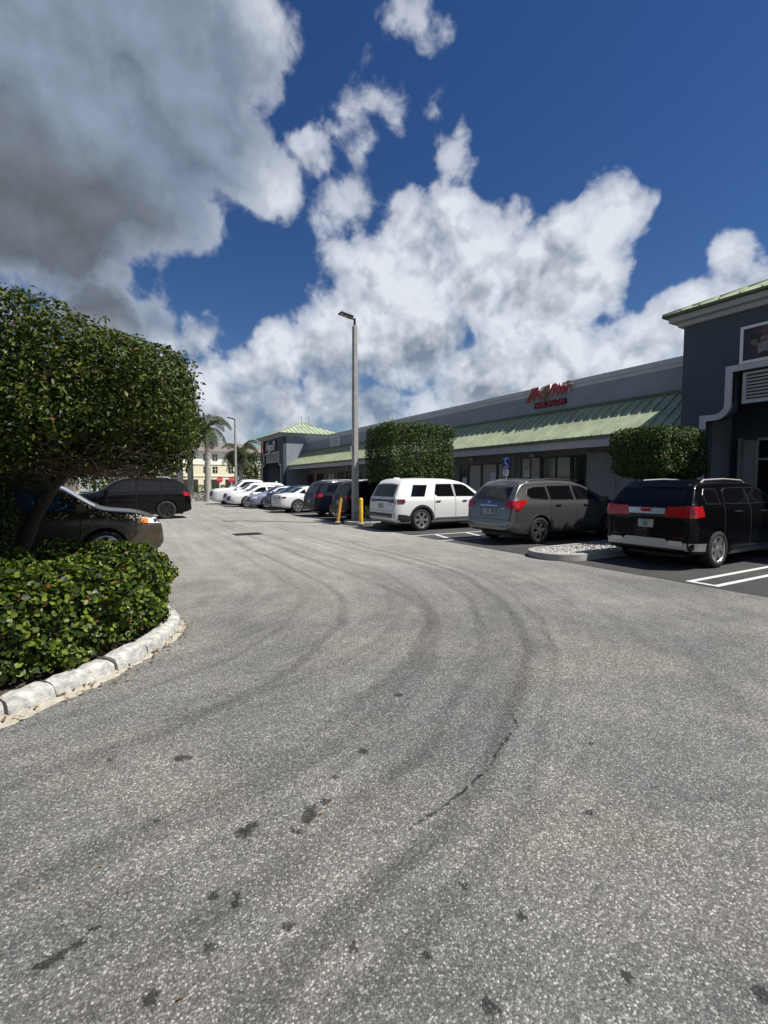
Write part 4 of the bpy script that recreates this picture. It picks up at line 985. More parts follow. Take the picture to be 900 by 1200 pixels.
def make_car(name, S, paint, loc, rz, label, cat, group, glass='carg', wheels='silver'):
    L = S['L']; e = empty(name, loc, rz); tag(e, label, cat, group)
    bm = body_mesh(S); bvh = BVHTree.FromBMesh(bm)
    me = bpy.data.meshes.new('body'); bm.to_mesh(me); bm.free(); me.materials.append(paint); me.materials.append(M['plastic'])
    body = link('body', me, e)
    # wheel wells cut out of the body
    wr = S['wr']; W = max(p[1] for p in S['hw']); cuts = MB()
    for ax in S['axles']:
        for s_ in (-1, 1):
            y0, y1 = sorted((s_*(W+.2), s_*(W-.36))); n = 28
            cuts.lathe([(.001, y0), (wr+.055, y0), (wr+.055, y1), (.001, y1)], n, 'y', (ax-L/2, 0, wr))
    cm = cuts.mesh('cut', M['plastic']); cbm = bmesh.new(); cbm.from_mesh(cm); bmesh.ops.remove_doubles(cbm, verts=cbm.verts, dist=.002); bmesh.ops.recalc_face_normals(cbm, faces=cbm.faces); cbm.to_mesh(cm); cbm.free()
    cm.polygons.foreach_set('material_index', [0]*len(cm.polygons))
    c_o = link('tmpcut', cm, None); c_o.parent = e
    md = body.modifiers.new('b', 'BOOLEAN'); md.operation = 'DIFFERENCE'; md.object = c_o; md.solver = 'EXACT'; md.material_mode = 'TRANSFER'
    dg = bpy.context.evaluated_depsgraph_get(); nm = bpy.data.meshes.new_from_object(body.evaluated_get(dg)); body.modifiers.clear(); body.data = nm; nm.name = 'body'
    bpy.data.objects.remove(c_o)
    nm.polygons.foreach_set('use_smooth', [True]*len(nm.polygons)); nm.set_sharp_from_angle(angle=R(38))
    pn = lambda nme, polys, side, m, **k: panel(nme, polys, side, bvh, L, M[m] if isinstance(m, str) else m, k.pop('parent', e), **k)
    for (nme, polys, side, m, kw) in S['panels']:
        kw = dict(kw); fr = kw.pop('rim', None)
        sides = [side] if side not in ('sides', 'crear', 'cfront') else {'sides': ['R', 'Lf'], 'crear': ['cR', 'cL'], 'cfront': ['fR', 'fL']}[side]
        for sd3 in sides:
            pp = polys
            if sd3 in ('cL', 'fL'): pass
            mm_ = {'paint': paint, 'glass': M[glass]}.get(m, M.get(m) if isinstance(m, str) else m)
            o = pn(nme, pp, sd3, mm_, **kw)
            if fr and o: pn('window_trim', ring(polys, fr[0]), sd3, fr[1], off=.009, res=.3, parent=o)
    tm, rm = wheel_proto(wr, wheels)
    for ax in S['axles']:
        for s_ in (-1, 1):
            we = empty('wheel', (ax-L/2, s_*(W-.125), wr), 0 if s_ < 0 else math.pi, e); link('tyre', tm, we); link('rim', rm, we)
    for nme, mb, m, bev in S.get('extra', lambda: [])():
        mb.v = [(x-L/2, y, z) for x, y, z in mb.v]
        mb.build(nme, paint if m == 'paint' else M[m], e, smooth=40, bevel=bev)
    # mirrors and door handles
    for s_ in (-1, 1):
        mx, mz = S['mirror']; Wm = pchip(S['hw'])(mx)
        f = MB(); f.box(mx-L/2-.06, mx-L/2+.10, s_*(Wm+.02), s_*(Wm+.24), mz-.07, mz+.08); f.box(mx-L/2, mx-L/2+.06, s_*(Wm-.08), s_*(Wm+.03), mz-.05, mz-.01)
        f.build('wing_mirror', paint, e, smooth=40, bevel=.03)
        for hx, hz in S['handles']:
            hit = bvh.ray_cast(Vector((hx-L/2, s_*5, hz)), Vector((0, -s_, 0)))
            if hit[0]:
                y = hit[0].y; f = MB(); a, b_ = sorted((y+s_*.012, y+s_*.036)); f.box(hx-L/2-.10, hx-L/2+.10, a, b_, hz-.014, hz+.014); a, b_ = sorted((y-s_*.02, y+s_*.02)); f.box(hx-L/2-.10, hx-L/2-.08, a, b_, hz-.012, hz+.012); f.box(hx-L/2+.08, hx-L/2+.10, a, b_, hz-.012, hz+.012)
                f.build('door_handle', M[S.get('handle_m', 'chrome')] if S.get('handle_m') != 'paint' else paint, e, bevel=.006)
    # dark floor pan so nothing shows through underneath
    f = MB(); f.box(.35-L/2, L/2-.4, -W+.38, W-.38, .2, .34); f.build('underbody', M['plastic'], e)
    if S.get('plate'):
        py_, pz_, sgn = S['plate']; hit = bvh.ray_cast(Vector((-6*sgn, py_, pz_)), Vector((sgn, 0, 0)))
        x = hit[0].x; f = MB(); f.box(min(x-.028*sgn, x+.01*sgn), max(x-.028*sgn, x+.01*sgn), py_-.155, py_+.155, pz_-.08, pz_+.08); p_ = f.build('licence_plate', M['plate'], e, bevel=.006)
        f = MB(); xx = x-.030*sgn; f.add([(xx, py_-.055, pz_-.04), (xx, py_+.045, pz_-.045), (xx, py_+.06, pz_+.02), (xx, py_, pz_+.045), (xx, py_-.04, pz_+.03)], [(0, 1, 2, 3, 4)])
        f.box(min(xx, xx+.003), max(xx, xx+.003), py_-.10, py_+.10, pz_+.055, pz_+.068); f.build('plate_mark', M['plateg'], p_)
    return e, bvh

def door_lines(xs, z0, z1): return [q for x in xs for q in line([(x, z0), (x, z1)], .014)]
def rails(x0, x1, y, z, m='silver', r=.02):
    out = []
    for s_ in (-1, 1):
        f = MB(); f.tube([(x0, s_*y, z-.05), (x0+.15, s_*y, z+.02), ((x0+x1)/2, s_*y, z+.045), (x1-.2, s_*y, z+.02), (x1, s_*y, z-.06)], [r*.8, r, r, r, r*.7], 8); out.append(('roof_rail', f, m, 0))
    return out
def arch(ax, wr, w_, z0=.22, n=14):
    r0, r1 = wr+.045, wr+.045+w_; a0 = math.asin(max(-1, (z0-wr)/r1)); res = []
    A_ = np.linspace(a0, math.pi-a0, n+1)
    for a, b_ in zip(A_, A_[1:]): res.append([(ax+r0*math.cos(a), wr+r0*math.sin(a)), (ax+r1*math.cos(a), wr+r1*math.sin(a)), (ax+r1*math.cos(b_), wr+r1*math.sin(b_)), (ax+r0*math.cos(b_), wr+r0*math.sin(b_))])
    return res

# --- black SUV (nearest)
S1 = dict(L=4.71, wr=.365, axles=(.93, 3.79), mirror=(3.25, 1.10), handles=((1.62, .99), (2.75, .98)), handle_m='chrome', plate=(0, .80, 1), tum=.30,
    zt=[(0,.50),(.015,.68),(.03,.92),(.06,1.10),(.14,1.27),(.27,1.49),(.34,1.60),(.48,1.655),(1.5,1.685),(2.3,1.67),(2.8,1.57),(3.5,1.18),(3.62,1.13),(4.15,1.07),(4.5,.98),(4.65,.84),(4.71,.6)],
    zb=[(0,.36),(.25,.27),(.8,.23),(4.2,.23),(4.55,.26),(4.71,.36)], belt=[(0,1.10),(3.4,1.05),(4.2,.93),(4.71,.75)],
    hw=[(0,.80),(.03,.855),(.08,.895),(.22,.922),(.8,.93),(4.0,.93),(4.4,.88),(4.62,.75),(4.71,.62)],
    panels=[('rear_window', [(-.66,1.13),(.66,1.13),(.60,1.53),(-.60,1.53)], 'back', 'glass', dict(off=.014, res=.045)), ('windscreen', [(2.85,-.56),(3.48,-.70),(3.48,.70),(2.85,.56)], 'top', 'glass', {}),
      ('window', [(.50,1.15),(.98,1.13),(.98,1.50),(.60,1.50),(.50,1.36)], 'sides', 'glass', dict(rim=(.016,'chrome'))), ('window', [(1.16,1.14),(2.10,1.125),(2.10,1.535),(1.36,1.52),(1.24,1.44)], 'sides', 'glass', dict(rim=(.014,'chrome'))),
      ('window', [(2.17,1.125),(3.22,1.12),(2.78,1.47),(2.60,1.53),(2.17,1.54)], 'sides', 'glass', dict(rim=(.014,'chrome'))),
      ('tail_light', [(.34,.93),(.885,.91),(.885,1.09),(.40,1.075)], 'back', 'tail', dict(off=.014)), ('tail_light', [(-.885,.91),(-.34,.93),(-.40,1.075),(-.885,1.09)], 'back', 'tail', dict(off=.014)),
      ('tail_light', [(.03,.912),(.34,.93),(.31,1.075),(.03,1.09)], 'sides', 'tail', dict(off=.016)),
      ('tail_light', [(-1.10,.912),(-.93,.912),(-.93,1.09),(-1.10,1.09)], 'crear', 'tail', dict(off=.019, res=.03)),
      ('garnish', [(-.36,.955),(.36,.955),(.38,1.05),(-.38,1.05)], 'back', 'chrome', dict(off=.022)),
      ('bumper_trim', [(-.80,.40),(.80,.40),(.80,.52),(.46,.52),(.40,.57),(-.40,.57),(-.46,.52),(-.80,.52)], 'back', 'silver', dict(off=.02)), ('exhaust_trim', [(.46,.47),(.74,.47),(.72,.55),(.48,.55)], 'back', 'chrome', dict(off=.032)), ('exhaust_trim', [(-.74,.47),(-.46,.47),(-.48,.55),(-.72,.55)], 'back', 'chrome', dict(off=.032)),
      ('bumper_trim', [(.02,.38),(.44,.36),(.46,.50),(.02,.52)], 'sides', 'silver', dict(off=.012)),
      ('lower_bumper', [(-.8,.28),(.8,.28),(.8,.39),(-.8,.39)], 'back', 'plastic', dict(off=.012)),
      ('seam', line([(-.78,.90),(-.74,.66),(.74,.66),(.78,.90)], .008), 'back', 'seam', dict(off=.003, back=.002)), ('seam', line([(-.80,.62),(.80,.62)], .008), 'back', 'seam', dict(off=.003, back=.002)),
      ('reflector', [(.52,.585),(.74,.585),(.74,.605),(.52,.605)], 'back', 'taild', {}), ('reflector', [(-.74,.585),(-.52,.585),(-.52,.605),(-.74,.605)], 'back', 'taild', {}),
      ('rocker_trim', [(1.42,.33),(3.3,.33),(3.3,.40),(1.42,.40)], 'sides', 'chrome', dict(off=.04)), ('rocker_panel', [(1.42,.25),(3.3,.25),(3.3,.32),(1.42,.32)], 'sides', 'silver', dict(off=.03)),
      ('seam', door_lines((1.10,2.135,3.2), .42, 1.12), 'sides', 'seam', dict(off=.003, back=.002)), ('fuel_flap', ring([(.60,.88),(.76,.88),(.76,1.04),(.60,1.04)], .006), 'Lf', 'seam', dict(off=.003, back=.002)),
      ('spoiler', [(.275,-.60),(.44,-.62),(.44,.62),(.275,.60)], 'top', 'paint', dict(off=.03, back=.035)), ('head_light', [(.45,.78),(.80,.80),(.80,.95),(.5,.95)], 'front', 'lamp', {}), ('head_light', [(-.80,.80),(-.45,.78),(-.5,.95),(-.80,.95)], 'front', 'lamp', {}), ('grille', [(-.42,.55),(.42,.55),(.45,.95),(-.45,.95)], 'front', 'chrome', {})],
    extra=lambda: rails(.75, 2.55, .60, 1.685, 'alum')+[('wiper', MB().tube([(.12,-.05,1.17),(.19,.28,1.30)], .012, 5), 'plastic', 0)])
def raise_belt(S, z0, z1, top, lo=.56):
    m = lambda z: z if z < lo else (lo+(z-lo)*(z1-lo)/(z0-lo) if z < z0 else z1+(z-z0)*(top-z1)/(top-z0) if z < top else z)
    S['zt'] = [(x, m(z)) for x, z in S['zt']]; S['belt'] = [(x, m(z)) for x, z in S['belt']]
    def mp(p): return [mp(q) for q in p] if isinstance(p[0], (tuple, list)) else (p[0], m(p[1]))
    S['panels'] = [(a, p if side == 'top' or a == 'wheel_arch' else mp(p), side, c, k) for a, p, side, c, k in S['panels']]
    S['handles'] = tuple((x, m(z)) for x, z in S['handles']); S['mirror'] = (S['mirror'][0], m(S['mirror'][1])); pl = S['plate']; S['plate'] = (pl[0], m(pl[1]), pl[2])
raise_belt(S1, 1.10, 1.225, 1.60)
bs, bv = make_car('parked_car', S1, PAINT['black'], (9.27+4.71/2, 5.68, 0), 0, 'shiny black SUV with wide red tail lights, chrome bar and silver lower bumper', 'car', 'cars parked along the shops')
o = text_mesh('badge', 'GMC', .10, M['red'], .006, 0, bs, 0, .004); hit = bv.ray_cast(Vector((-6, 0, 1.12)), Vector((1, 0, 0)))[0]; wall_rot(o, (hit.x-.042, 0, 1.12))

# --- gunmetal SUV
S2 = dict(L=5.04, wr=.375, axles=(1.03, 3.93), mirror=(3.45, 1.12), handles=((1.75, 1.0), (2.9, .99)), handle_m='paint', plate=(0, .84, 1), tum=.34,
    zt=[(0,.52),(.03,.72),(.06,.92),(.10,1.08),(.2,1.25),(.38,1.50),(.50,1.62),(.7,1.68),(1.7,1.725),(2.5,1.705),(3.05,1.58),(3.8,1.18),(3.92,1.13),(4.5,1.06),(4.85,.95),(4.98,.8),(5.04,.58)],
    zb=[(0,.40),(.25,.30),(.8,.24),(4.5,.24),(4.85,.28),(5.04,.38)], belt=[(0,1.08),(3.6,1.04),(4.4,.94),(5.04,.75)],
    hw=[(0,.78),(.05,.86),(.12,.92),(.3,.962),(.9,.98),(4.2,.98),(4.6,.92),(4.9,.78),(5.04,.62)],
    panels=[('rear_window', [(-.68,1.14),(.68,1.14),(.60,1.52),(-.60,1.52)], 'back', 'glass', dict(off=.014, res=.045)), ('windscreen', [(3.1,-.56),(3.78,-.72),(3.78,.72),(3.1,.56)], 'top', 'glass', {}),
      ('window', [(.62,1.30),(.72,1.18),(1.40,1.13),(1.40,1.54),(.95,1.53),(.72,1.47)], 'sides', 'glass', dict(rim=(.012,'chrome'))), ('window', [(1.47,1.13),(2.42,1.12),(2.42,1.575),(1.47,1.56)], 'sides', 'glass', dict(rim=(.012,'chrome'))),
      ('window', [(2.50,1.12),(3.50,1.11),(3.05,1.47),(2.85,1.55),(2.50,1.57)], 'sides', 'glass', dict(rim=(.012,'chrome'))),
      ('tail_light', [(.60,.99),(.86,.90),(.88,1.09),(.66,1.11)], 'back', 'tail', dict(off=.018)), ('tail_light', [(-.86,.90),(-.60,.99),(-.66,1.11),(-.88,1.09)], 'back', 'tail', dict(off=.018)),
      ('tail_light', [(.05,.89),(.25,.90),(.52,1.06),(.55,1.13),(.10,1.11)], 'sides', 'tail', dict(off=.016)),
      ('tail_light', [(-1.20,.905),(-1.03,.905),(-1.03,1.10),(-1.20,1.10)], 'crear', 'tail', dict(off=.019, res=.03)),
      ('garnish', [(-.36,.965),(.36,.965),(.33,1.0),(-.33,1.0)], 'back', 'chrome', dict(off=.02)), ('plate_recess', ring([(-.3,.74),(.3,.74),(.33,.94),(-.33,.94)], .008), 'back', 'seam', dict(off=.004, back=.003)),
      ('bumper_trim', line([(-.84,.60),(-.45,.53),(.45,.53),(.84,.60)], .02), 'back', 'silver', dict(off=.016)), ('lower_bumper', [(-.86,.33),(.86,.33),(.80,.50),(-.80,.50)], 'back', 'plastic', dict(off=.008)),
      ('reflector', [(.6,.52),(.82,.54),(.82,.56),(.6,.54)], 'back', 'taild', dict(off=.02)), ('seam', line([(-.80,.66),(.80,.66)], .009), 'back', 'seam', dict(off=.003, back=.002)),
      ('seam', line([(-.80,.66),(-.84,.88)], .012)+line([(.80,.66),(.84,.88)], .012), 'back', 'seam', dict(off=.003, back=.002)), ('badge', [(-.62,.905),(-.48,.905),(-.48,.925),(-.62,.925)], 'back', 'chrome', {}), ('emblem', [(-.05,1.03),(.05,1.03),(.06,1.09),(-.06,1.09)], 'back', 'chrome', dict(off=.012)), ('lower_cladding', [(1.5,.25),(3.45,.25),(3.45,.34),(1.5,.34)], 'sides', 'plastic', dict(off=.01)), ('wheel_arch', arch(1.03,.375,.035), 'sides', 'paint', dict(off=.012, res=.3)),
      ('seam', door_lines((1.44,2.46,3.5), .38, 1.11), 'sides', 'seam', dict(off=.003, back=.002)), ('spoiler', [(.40,-.58),(.60,-.62),(.60,.62),(.40,.58)], 'top', 'paint', dict(off=.03, back=.035)),
      ('head_light', [(.5,.82),(.85,.84),(.85,.98),(.55,.97)], 'front', 'lamp', {}), ('head_light', [(-.85,.84),(-.5,.82),(-.55,.97),(-.85,.98)], 'front', 'lamp', {}), ('grille', [(-.42,.55),(.42,.55),(.45,.95),(-.45,.95)], 'front', 'chrome', {})],
    extra=lambda: rails(.80, 2.75, .62, 1.715, 'chrome', .024)+[('antenna_fin', MB().prismX([(-.02,1.70),(.02,1.70),(.0,1.78)], .75, .95), 'paint', 0)])
raise_belt(S2, 1.10, 1.17, 1.60)
make_car('parked_car', S2, PAINT['grey'], (9.0+5.04/2, 10.02, 0), 0, 'gunmetal SUV with silver roof rails, its front half in shadow, beside the hatched aisle', 'car', 'cars parked along the shops', wheels='dark')

# --- white SUV
S3 = dict(L=5.08, wr=.39, axles=(1.09, 3.98), mirror=(3.6, 1.18), handles=((1.78, 1.03), (2.95, 1.03)), handle_m='chrome', plate=(0, .86, 1), tum=.28,
    zt=[(0,.55),(.02,.75),(.04,.98),(.08,1.13),(.16,1.30),(.30,1.56),(.38,1.68),(.55,1.745),(1.5,1.79),(2.5,1.775),(3.05,1.67),(3.8,1.24),(3.95,1.19),(4.6,1.12),(4.92,1.0),(5.03,.85),(5.08,.6)],
    zb=[(0,.40),(.2,.30),(.8,.26),(4.5,.26),(4.9,.3),(5.08,.4)], belt=[(0,1.14),(3.7,1.12),(4.4,1.02),(5.08,.8)],
    hw=[(0,.80),(.05,.88),(.13,.93),(.3,.975),(.9,.995),(4.3,.995),(4.7,.94),(4.95,.82),(5.08,.66)],
    panels=[('rear_window', [(-.72,1.18),(.72,1.18),(.66,1.60),(-.66,1.60)], 'back', 'glass', dict(off=.014, res=.045)), ('windscreen', [(3.1,-.6),(3.8,-.76),(3.8,.76),(3.1,.6)], 'top', 'glass', {}),
      ('window', [(.66,1.19),(1.22,1.185),(1.42,1.58),(.84,1.585)], 'sides', 'glass', {}), ('window', [(1.66,1.27),(1.78,1.185),(2.50,1.18),(2.46,1.62),(1.80,1.615)], 'sides', 'glass', {}),
      ('window', [(2.58,1.18),(3.60,1.17),(3.12,1.55),(2.95,1.61),(2.56,1.62)], 'sides', 'glass', {}), ('pillar_trim', [(2.50,1.18),(2.58,1.18),(2.56,1.62),(2.46,1.62)], 'sides', 'silver', dict(off=.008)),
      ('tail_light', [(.40,1.0),(.90,.965),(.90,1.10),(.46,1.085)], 'back', 'taild', dict(off=.014)), ('tail_light', [(-.90,.965),(-.40,1.0),(-.46,1.085),(-.90,1.10)], 'back', 'taild', dict(off=.014)), ('tail_light', [(.04,.965),(.34,.95),(.42,1.01),(.40,1.10),(.04,1.10)], 'sides', 'taild', dict(off=.014)),
      ('garnish', [(-.42,1.02),(.42,1.02),(.46,1.08),(-.46,1.08)], 'back', 'plastic', dict(off=.012)), ('lower_bumper', [(-.86,.36),(.86,.36),(.86,.62),(-.86,.62)], 'back', 'plastic', dict(off=.010)), ('skid_trim', [(-.55,.36),(.55,.36),(.62,.52),(-.62,.52)], 'back', 'silver', dict(off=.02)),
      ('lower_bumper', [(.16,.34),(.60,.32),(.66,.52),(.40,.58),(.16,.60)], 'sides', 'plastic', dict(off=.010)), ('wheel_arch', arch(1.09,.39,.085), 'sides', 'plastic', dict(off=.014, res=.3)), ('wheel_arch', arch(3.98,.39,.085), 'sides', 'plastic', dict(off=.014, res=.3)),
      ('seam', line([(-.82,.70),(-.86,.95)], .012)+line([(.82,.70),(.86,.95)], .012), 'back', 'seam', dict(off=.003, back=.002)), ('badge', [(-.66,.905),(-.42,.905),(-.42,.93),(-.66,.93)], 'back', 'silver', {}), ('emblem', [(-.05,1.105),(.05,1.105),(.055,1.155),(-.055,1.155)], 'back', 'chrome', dict(off=.012)), ('lower_cladding', [(1.62,.275),(3.45,.275),(3.45,.40),(1.62,.40)], 'sides', 'plastic', dict(off=.012)), ('rocker_trim', [(1.66,.44),(3.4,.44),(3.4,.46),(1.66,.46)], 'sides', 'silver', dict(off=.016)),
      ('seam', door_lines((1.62,2.54,3.6), .46, 1.17), 'sides', 'seam', dict(off=.003, back=.002)), ('seam', line([(-.82,.70),(.82,.70)], .009), 'back', 'seam', dict(off=.003, back=.002)),
      ('spoiler', [(.315,-.64),(.50,-.66),(.50,.66),(.315,.64)], 'top', 'paint', dict(off=.03, back=.035)), ('head_light', [(.5,.88),(.85,.9),(.85,1.0),(.5,1.0)], 'front', 'lamp', {}), ('head_light', [(-.85,.9),(-.5,.88),(-.5,1.0),(-.85,1.0)], 'front', 'lamp', {}), ('grille', [(-.48,.6),(.48,.6),(.48,.98),(-.48,.98)], 'front', 'plastic', {})],
    extra=lambda: [('antenna_fin', MB().prismX([(-.03,1.74),(.03,1.74),(.0,1.84)], .55, .78), 'paint', 0)])
make_car('parked_car', S3, PAINT['white'], (8.15+5.08/2, 14.52, 0), 0, 'white SUV with black wheel arches and dark red tail lights below the box tree', 'car', 'cars parked along the shops')

# --- generic shapes for the others
def generic(kind, L, H, W, rear='tail', front='lamp', wr=.36, rail=False, chrome_win=True):
    k = H/1.70 if kind == 'suv' else (H/1.45 if kind == 'sedan' else H/1.92)
    if kind == 'suv':
        fz = [(0,.52),(.006,.72),(.014,.95),(.024,1.10),(.045,1.28),(.08,1.52),(.105,1.62),(.15,1.67),(.33,1.70),(.50,1.68),(.61,1.56),(.745,1.17),(.775,1.12),(.89,1.05),(.96,.94),(.99,.8),(1,.58)]
        win = [[(.12,1.17),(.25,1.14),(.25,1.50),(.15,1.49)], [(.268,1.14),(.455,1.125),(.455,1.54),(.268,1.53)], [(.47,1.125),(.69,1.115),(.60,1.46),(.56,1.53),(.47,1.54)]]
        bel, bwin = 1.06, [(-.68,1.13),(.68,1.13),(.60,1.50),(-.60,1.50)]; ws = [(.615,.56),(.74,.72)]; lz = (.92, 1.09); hz = .84
    elif kind == 'sedan':
        fz = [(0,.48),(.006,.70),(.014,.92),(.03,1.0),(.12,1.045),(.16,1.08),(.30,1.36),(.37,1.42),(.50,1.445),(.58,1.40),(.76,1.02),(.80,.97),(.92,.86),(.975,.72),(.995,.6),(1,.48)]
        win = [[(.22,1.06),(.30,1.02),(.32,1.30),(.28,1.25)], [(.33,1.02),(.475,1.0),(.475,1.34),(.35,1.33)], [(.49,1.0),(.705,.985),(.60,1.26),(.55,1.33),(.49,1.34)]]
        bel, bwin = .95, None; ws = [(.595,.55),(.755,.72)]; lz = (.78, .90); hz = .68
    else:
        fz = [(0,.62),(.004,.9),(.01,1.28),(.04,1.33),(.295,1.34),(.31,1.45),(.325,1.80),(.35,1.88),(.48,1.92),(.56,1.88),(.60,1.80),(.72,1.34),(.745,1.28),(.90,1.22),(.975,1.10),(.993,.9),(1,.6)]
        win = [[(.345,1.36),(.44,1.34),(.44,1.74),(.36,1.73)], [(.455,1.34),(.665,1.33),(.59,1.70),(.56,1.75),(.455,1.76)]]
        bel, bwin = 1.26, [(-.6,1.42),(.6,1.42),(.55,1.72),(-.55,1.72)]; ws = [(.605,.62),(.71,.76)]; lz = (.95, 1.25); hz = .92
    sc_ = lambda z: z*k
    ax = (.21*L, .775*L) if kind != 'pickup' else (.22*L, .80*L)
    pans = [('window', [(u*L, sc_(v)) for u, v in w_], 'sides', 'glass', dict(rim=(.012, 'chrome')) if chrome_win else {}) for w_ in win]
    if bwin: pans.append(('rear_window', [(u*W/.95, sc_(v)) for u, v in bwin], 'back', 'glass', dict(off=.014, res=.045)))
    else: pans.append(('rear_window', [(.165*L,-.66),(.30*L,-.52),(.30*L,.52),(.165*L,.66)], 'top', 'glass', {}))
    (a, wa), (b_, wb) = ws; pans.append(('windscreen', [(a*L,-wa),(b_*L,-wb),(b_*L,wb),(a*L,wa)], 'top', 'glass', {}))
    z0, z1 = sc_(lz[0]), sc_(lz[1])
    for s_ in (1, -1):
        q = lambda pts: [(s_*u, v) for u, v in pts]
        pans += [('tail_light', q([(W*.52, z0+.03),(W*.9, z0),(W*.9, z1),(W*.56, z1)]), 'back', rear, dict(off=.014)),
                 ('head_light', q([(W*.5, sc_(hz)-.05),(W*.85, sc_(hz)-.02),(W*.85, sc_(hz)+.10),(W*.5, sc_(hz)+.08)]), 'front', front, dict(off=.012))]
    pans += [('tail_light', [(.04, z0),(.34, z0+.04),(.38, z1),(.05, z1)], 'sides', rear, dict(off=.012)), ('head_light', [(L-.40, sc_(hz)+.0),(L-.08, sc_(hz)-.04),(L-.08, sc_(hz)+.06),(L-.42, sc_(hz)+.11)], 'sides', front, dict(off=.012)),
             ('grille', [(-W*.46, sc_(hz)-.26),(W*.46, sc_(hz)-.26),(W*.48, sc_(hz)+.06),(-W*.48, sc_(hz)+.06)], 'front', 'plastic', dict(off=.012)), ('lower_bumper', [(-.8,.32),(.8,.32),(.78,.46),(-.78,.46)], 'front', 'plastic', {}),
             ('lower_bumper', [(-.84,.34),(.84,.34),(.80,.50),(-.80,.50)], 'back', 'plastic', {}), ('seam', door_lines((win[-2][0][0]*L-.03, win[-1][0][0]*L-.035, win[-1][1][0]*L), .38, sc_(bel)), 'sides', 'seam', dict(off=.003, back=.002)),
             ('lower_cladding', [(.30*L,.26),(.68*L,.26),(.68*L,.35),(.30*L,.35)], 'sides', 'plastic', dict(off=.008))]
    return dict(L=L, wr=wr, axles=ax, mirror=(.69*L, sc_(bel)+.10), handles=((.34*L, sc_(bel)-.10), (.56*L, sc_(bel)-.10)), plate=(0, .78, 1) if kind != 'pickup' else None, tum=.40 if kind == 'sedan' else .30,
        zt=[(u*L, sc_(v)) for u, v in fz], zb=[(0,.38),(.06*L,.28),(.17*L,.22),(.90*L,.22),(.97*L,.25),(L,.36)], belt=[(0, sc_(bel)),(.72*L, sc_(bel)-.03),(.87*L, sc_(bel)-.13),(L, sc_(bel)-.32)],
        hw=[(0,W*.78),(.012*L,W*.88),(.03*L,W*.93),(.07*L,W*.98),(.18*L,W),(.85*L,W),(.93*L,W*.93),(.98*L,W*.80),(L,W*.64)], panels=pans, handle_m='paint',
        extra=(lambda: rails(.17*L, .54*L, .62, H-.005, 'silver')) if rail else (lambda: []))
G = 'cars parked along the shops'
def rearout(x, y, S): return (x+S['L']/2, y, 0), 0
def noseout(x, y, S): return (x+S['L']/2, y, 0), math.pi
def car(S, paint, place, label, cat='car', group=G, **k): return make_car('parked_car', S, PAINT[paint], place[0], place[1], label, cat, group, **k)
S4 = generic('suv', 4.9, 1.74, .96, rail=True, chrome_win=False); _c4, _b4 = car(S4, 'black', rearout(8.75, 19.45, S4), 'black SUV with sun glare painted white on its roof behind the lamp post')
panel('roof_glare_panel', [(.75, -.60), (2.5, -.60), (2.5, .60), (.75, .60)], 'top', _b4, 4.9, PAINT['white'], _c4, off=.03)  # white panel stands in for sun glare on the black roof
S5 = generic('suv', 4.9, 1.76, .97, rail=True, chrome_win=False); car(S5, 'navy', rearout(8.42, 22.2, S5), 'dark navy SUV with glowing red tail lights left of the leaning yellow post')
S6 = generic('sedan', 4.9, 1.45, .93, rear='taild'); car(S6, 'white', rearout(7.95, 26.2, S6), 'white sedan parked nose in with a dark rear light band')
S7 = generic('sedan', 4.8, 1.47, .92, rear='taild'); car(S7, 'teal', rearout(8.5, 29.3, S7), 'dark hatch roofed sedan half hidden between the white sedan and the grey blue car')
S8 = generic('sedan', 4.6, 1.44, .90); car(S8, 'lilac', noseout(7.35, 30.0, S8), 'grey blue sedan facing the lane with black lower grille') if False else None
S8 = generic('sedan', 4.6, 1.44, .90); car(S8, 'lilac', noseout(7.75, 31.5, S8), 'grey blue sedan backed in and facing the lane')
S9 = generic('sedan', 4.8, 1.48, .92); car(S9, 'white', noseout(7.0, 33.9, S9), 'white sedan backed in with dark grille, next to the grey blue sedan')
S10 = generic('suv', 4.7, 1.66, .93); car(S10, 'white', noseout(7.3, 36.6, S10), 'white crossover backed in between the white sedan and the white pickup')
S11 = generic('pickup', 5.8, 1.90, 1.0, wr=.42); car(S11, 'white', noseout(6.75, 39.0, S11), 'white pickup truck with big wheels at the far end of the row', 'pickup')
G2 = 'cars parked on the tree side of the lane'
S12 = generic('suv', 4.75, 1.70, .93, front='lamp'); c12, bv12 = car(S12, 'bronze', ((.95-4.75/2, 11.75, 0), 0), 'grey bronze SUV nosing out from under the clipped tree behind the hedge', group=G2, glass='carb')
panel('indicator', [(4.75-.42,.84),(4.75-.30,.83),(4.75-.30,.92),(4.75-.44,.93)], 'R', bv12, 4.75, M['amber'], c12, off=.02)
S13 = generic('sedan', 4.8, 1.50, .92); car(S13, 'teal', ((.25-2.4, 14.9, 0), 0), 'dark teal sedan beside the grey bronze SUV under the clipped tree', group=G2, glass='carb')
S14 = generic('suv', 5.0, 1.90, 1.0, wr=.42, rail=True, chrome_win=False); S14['axles'] = (1.10, 4.0); car(S14, 'black', ((3.3-5.0/2, 24.9, 0), math.pi), 'long black SUV with black wheels beyond the clipped tree', group=G2, wheels='black')

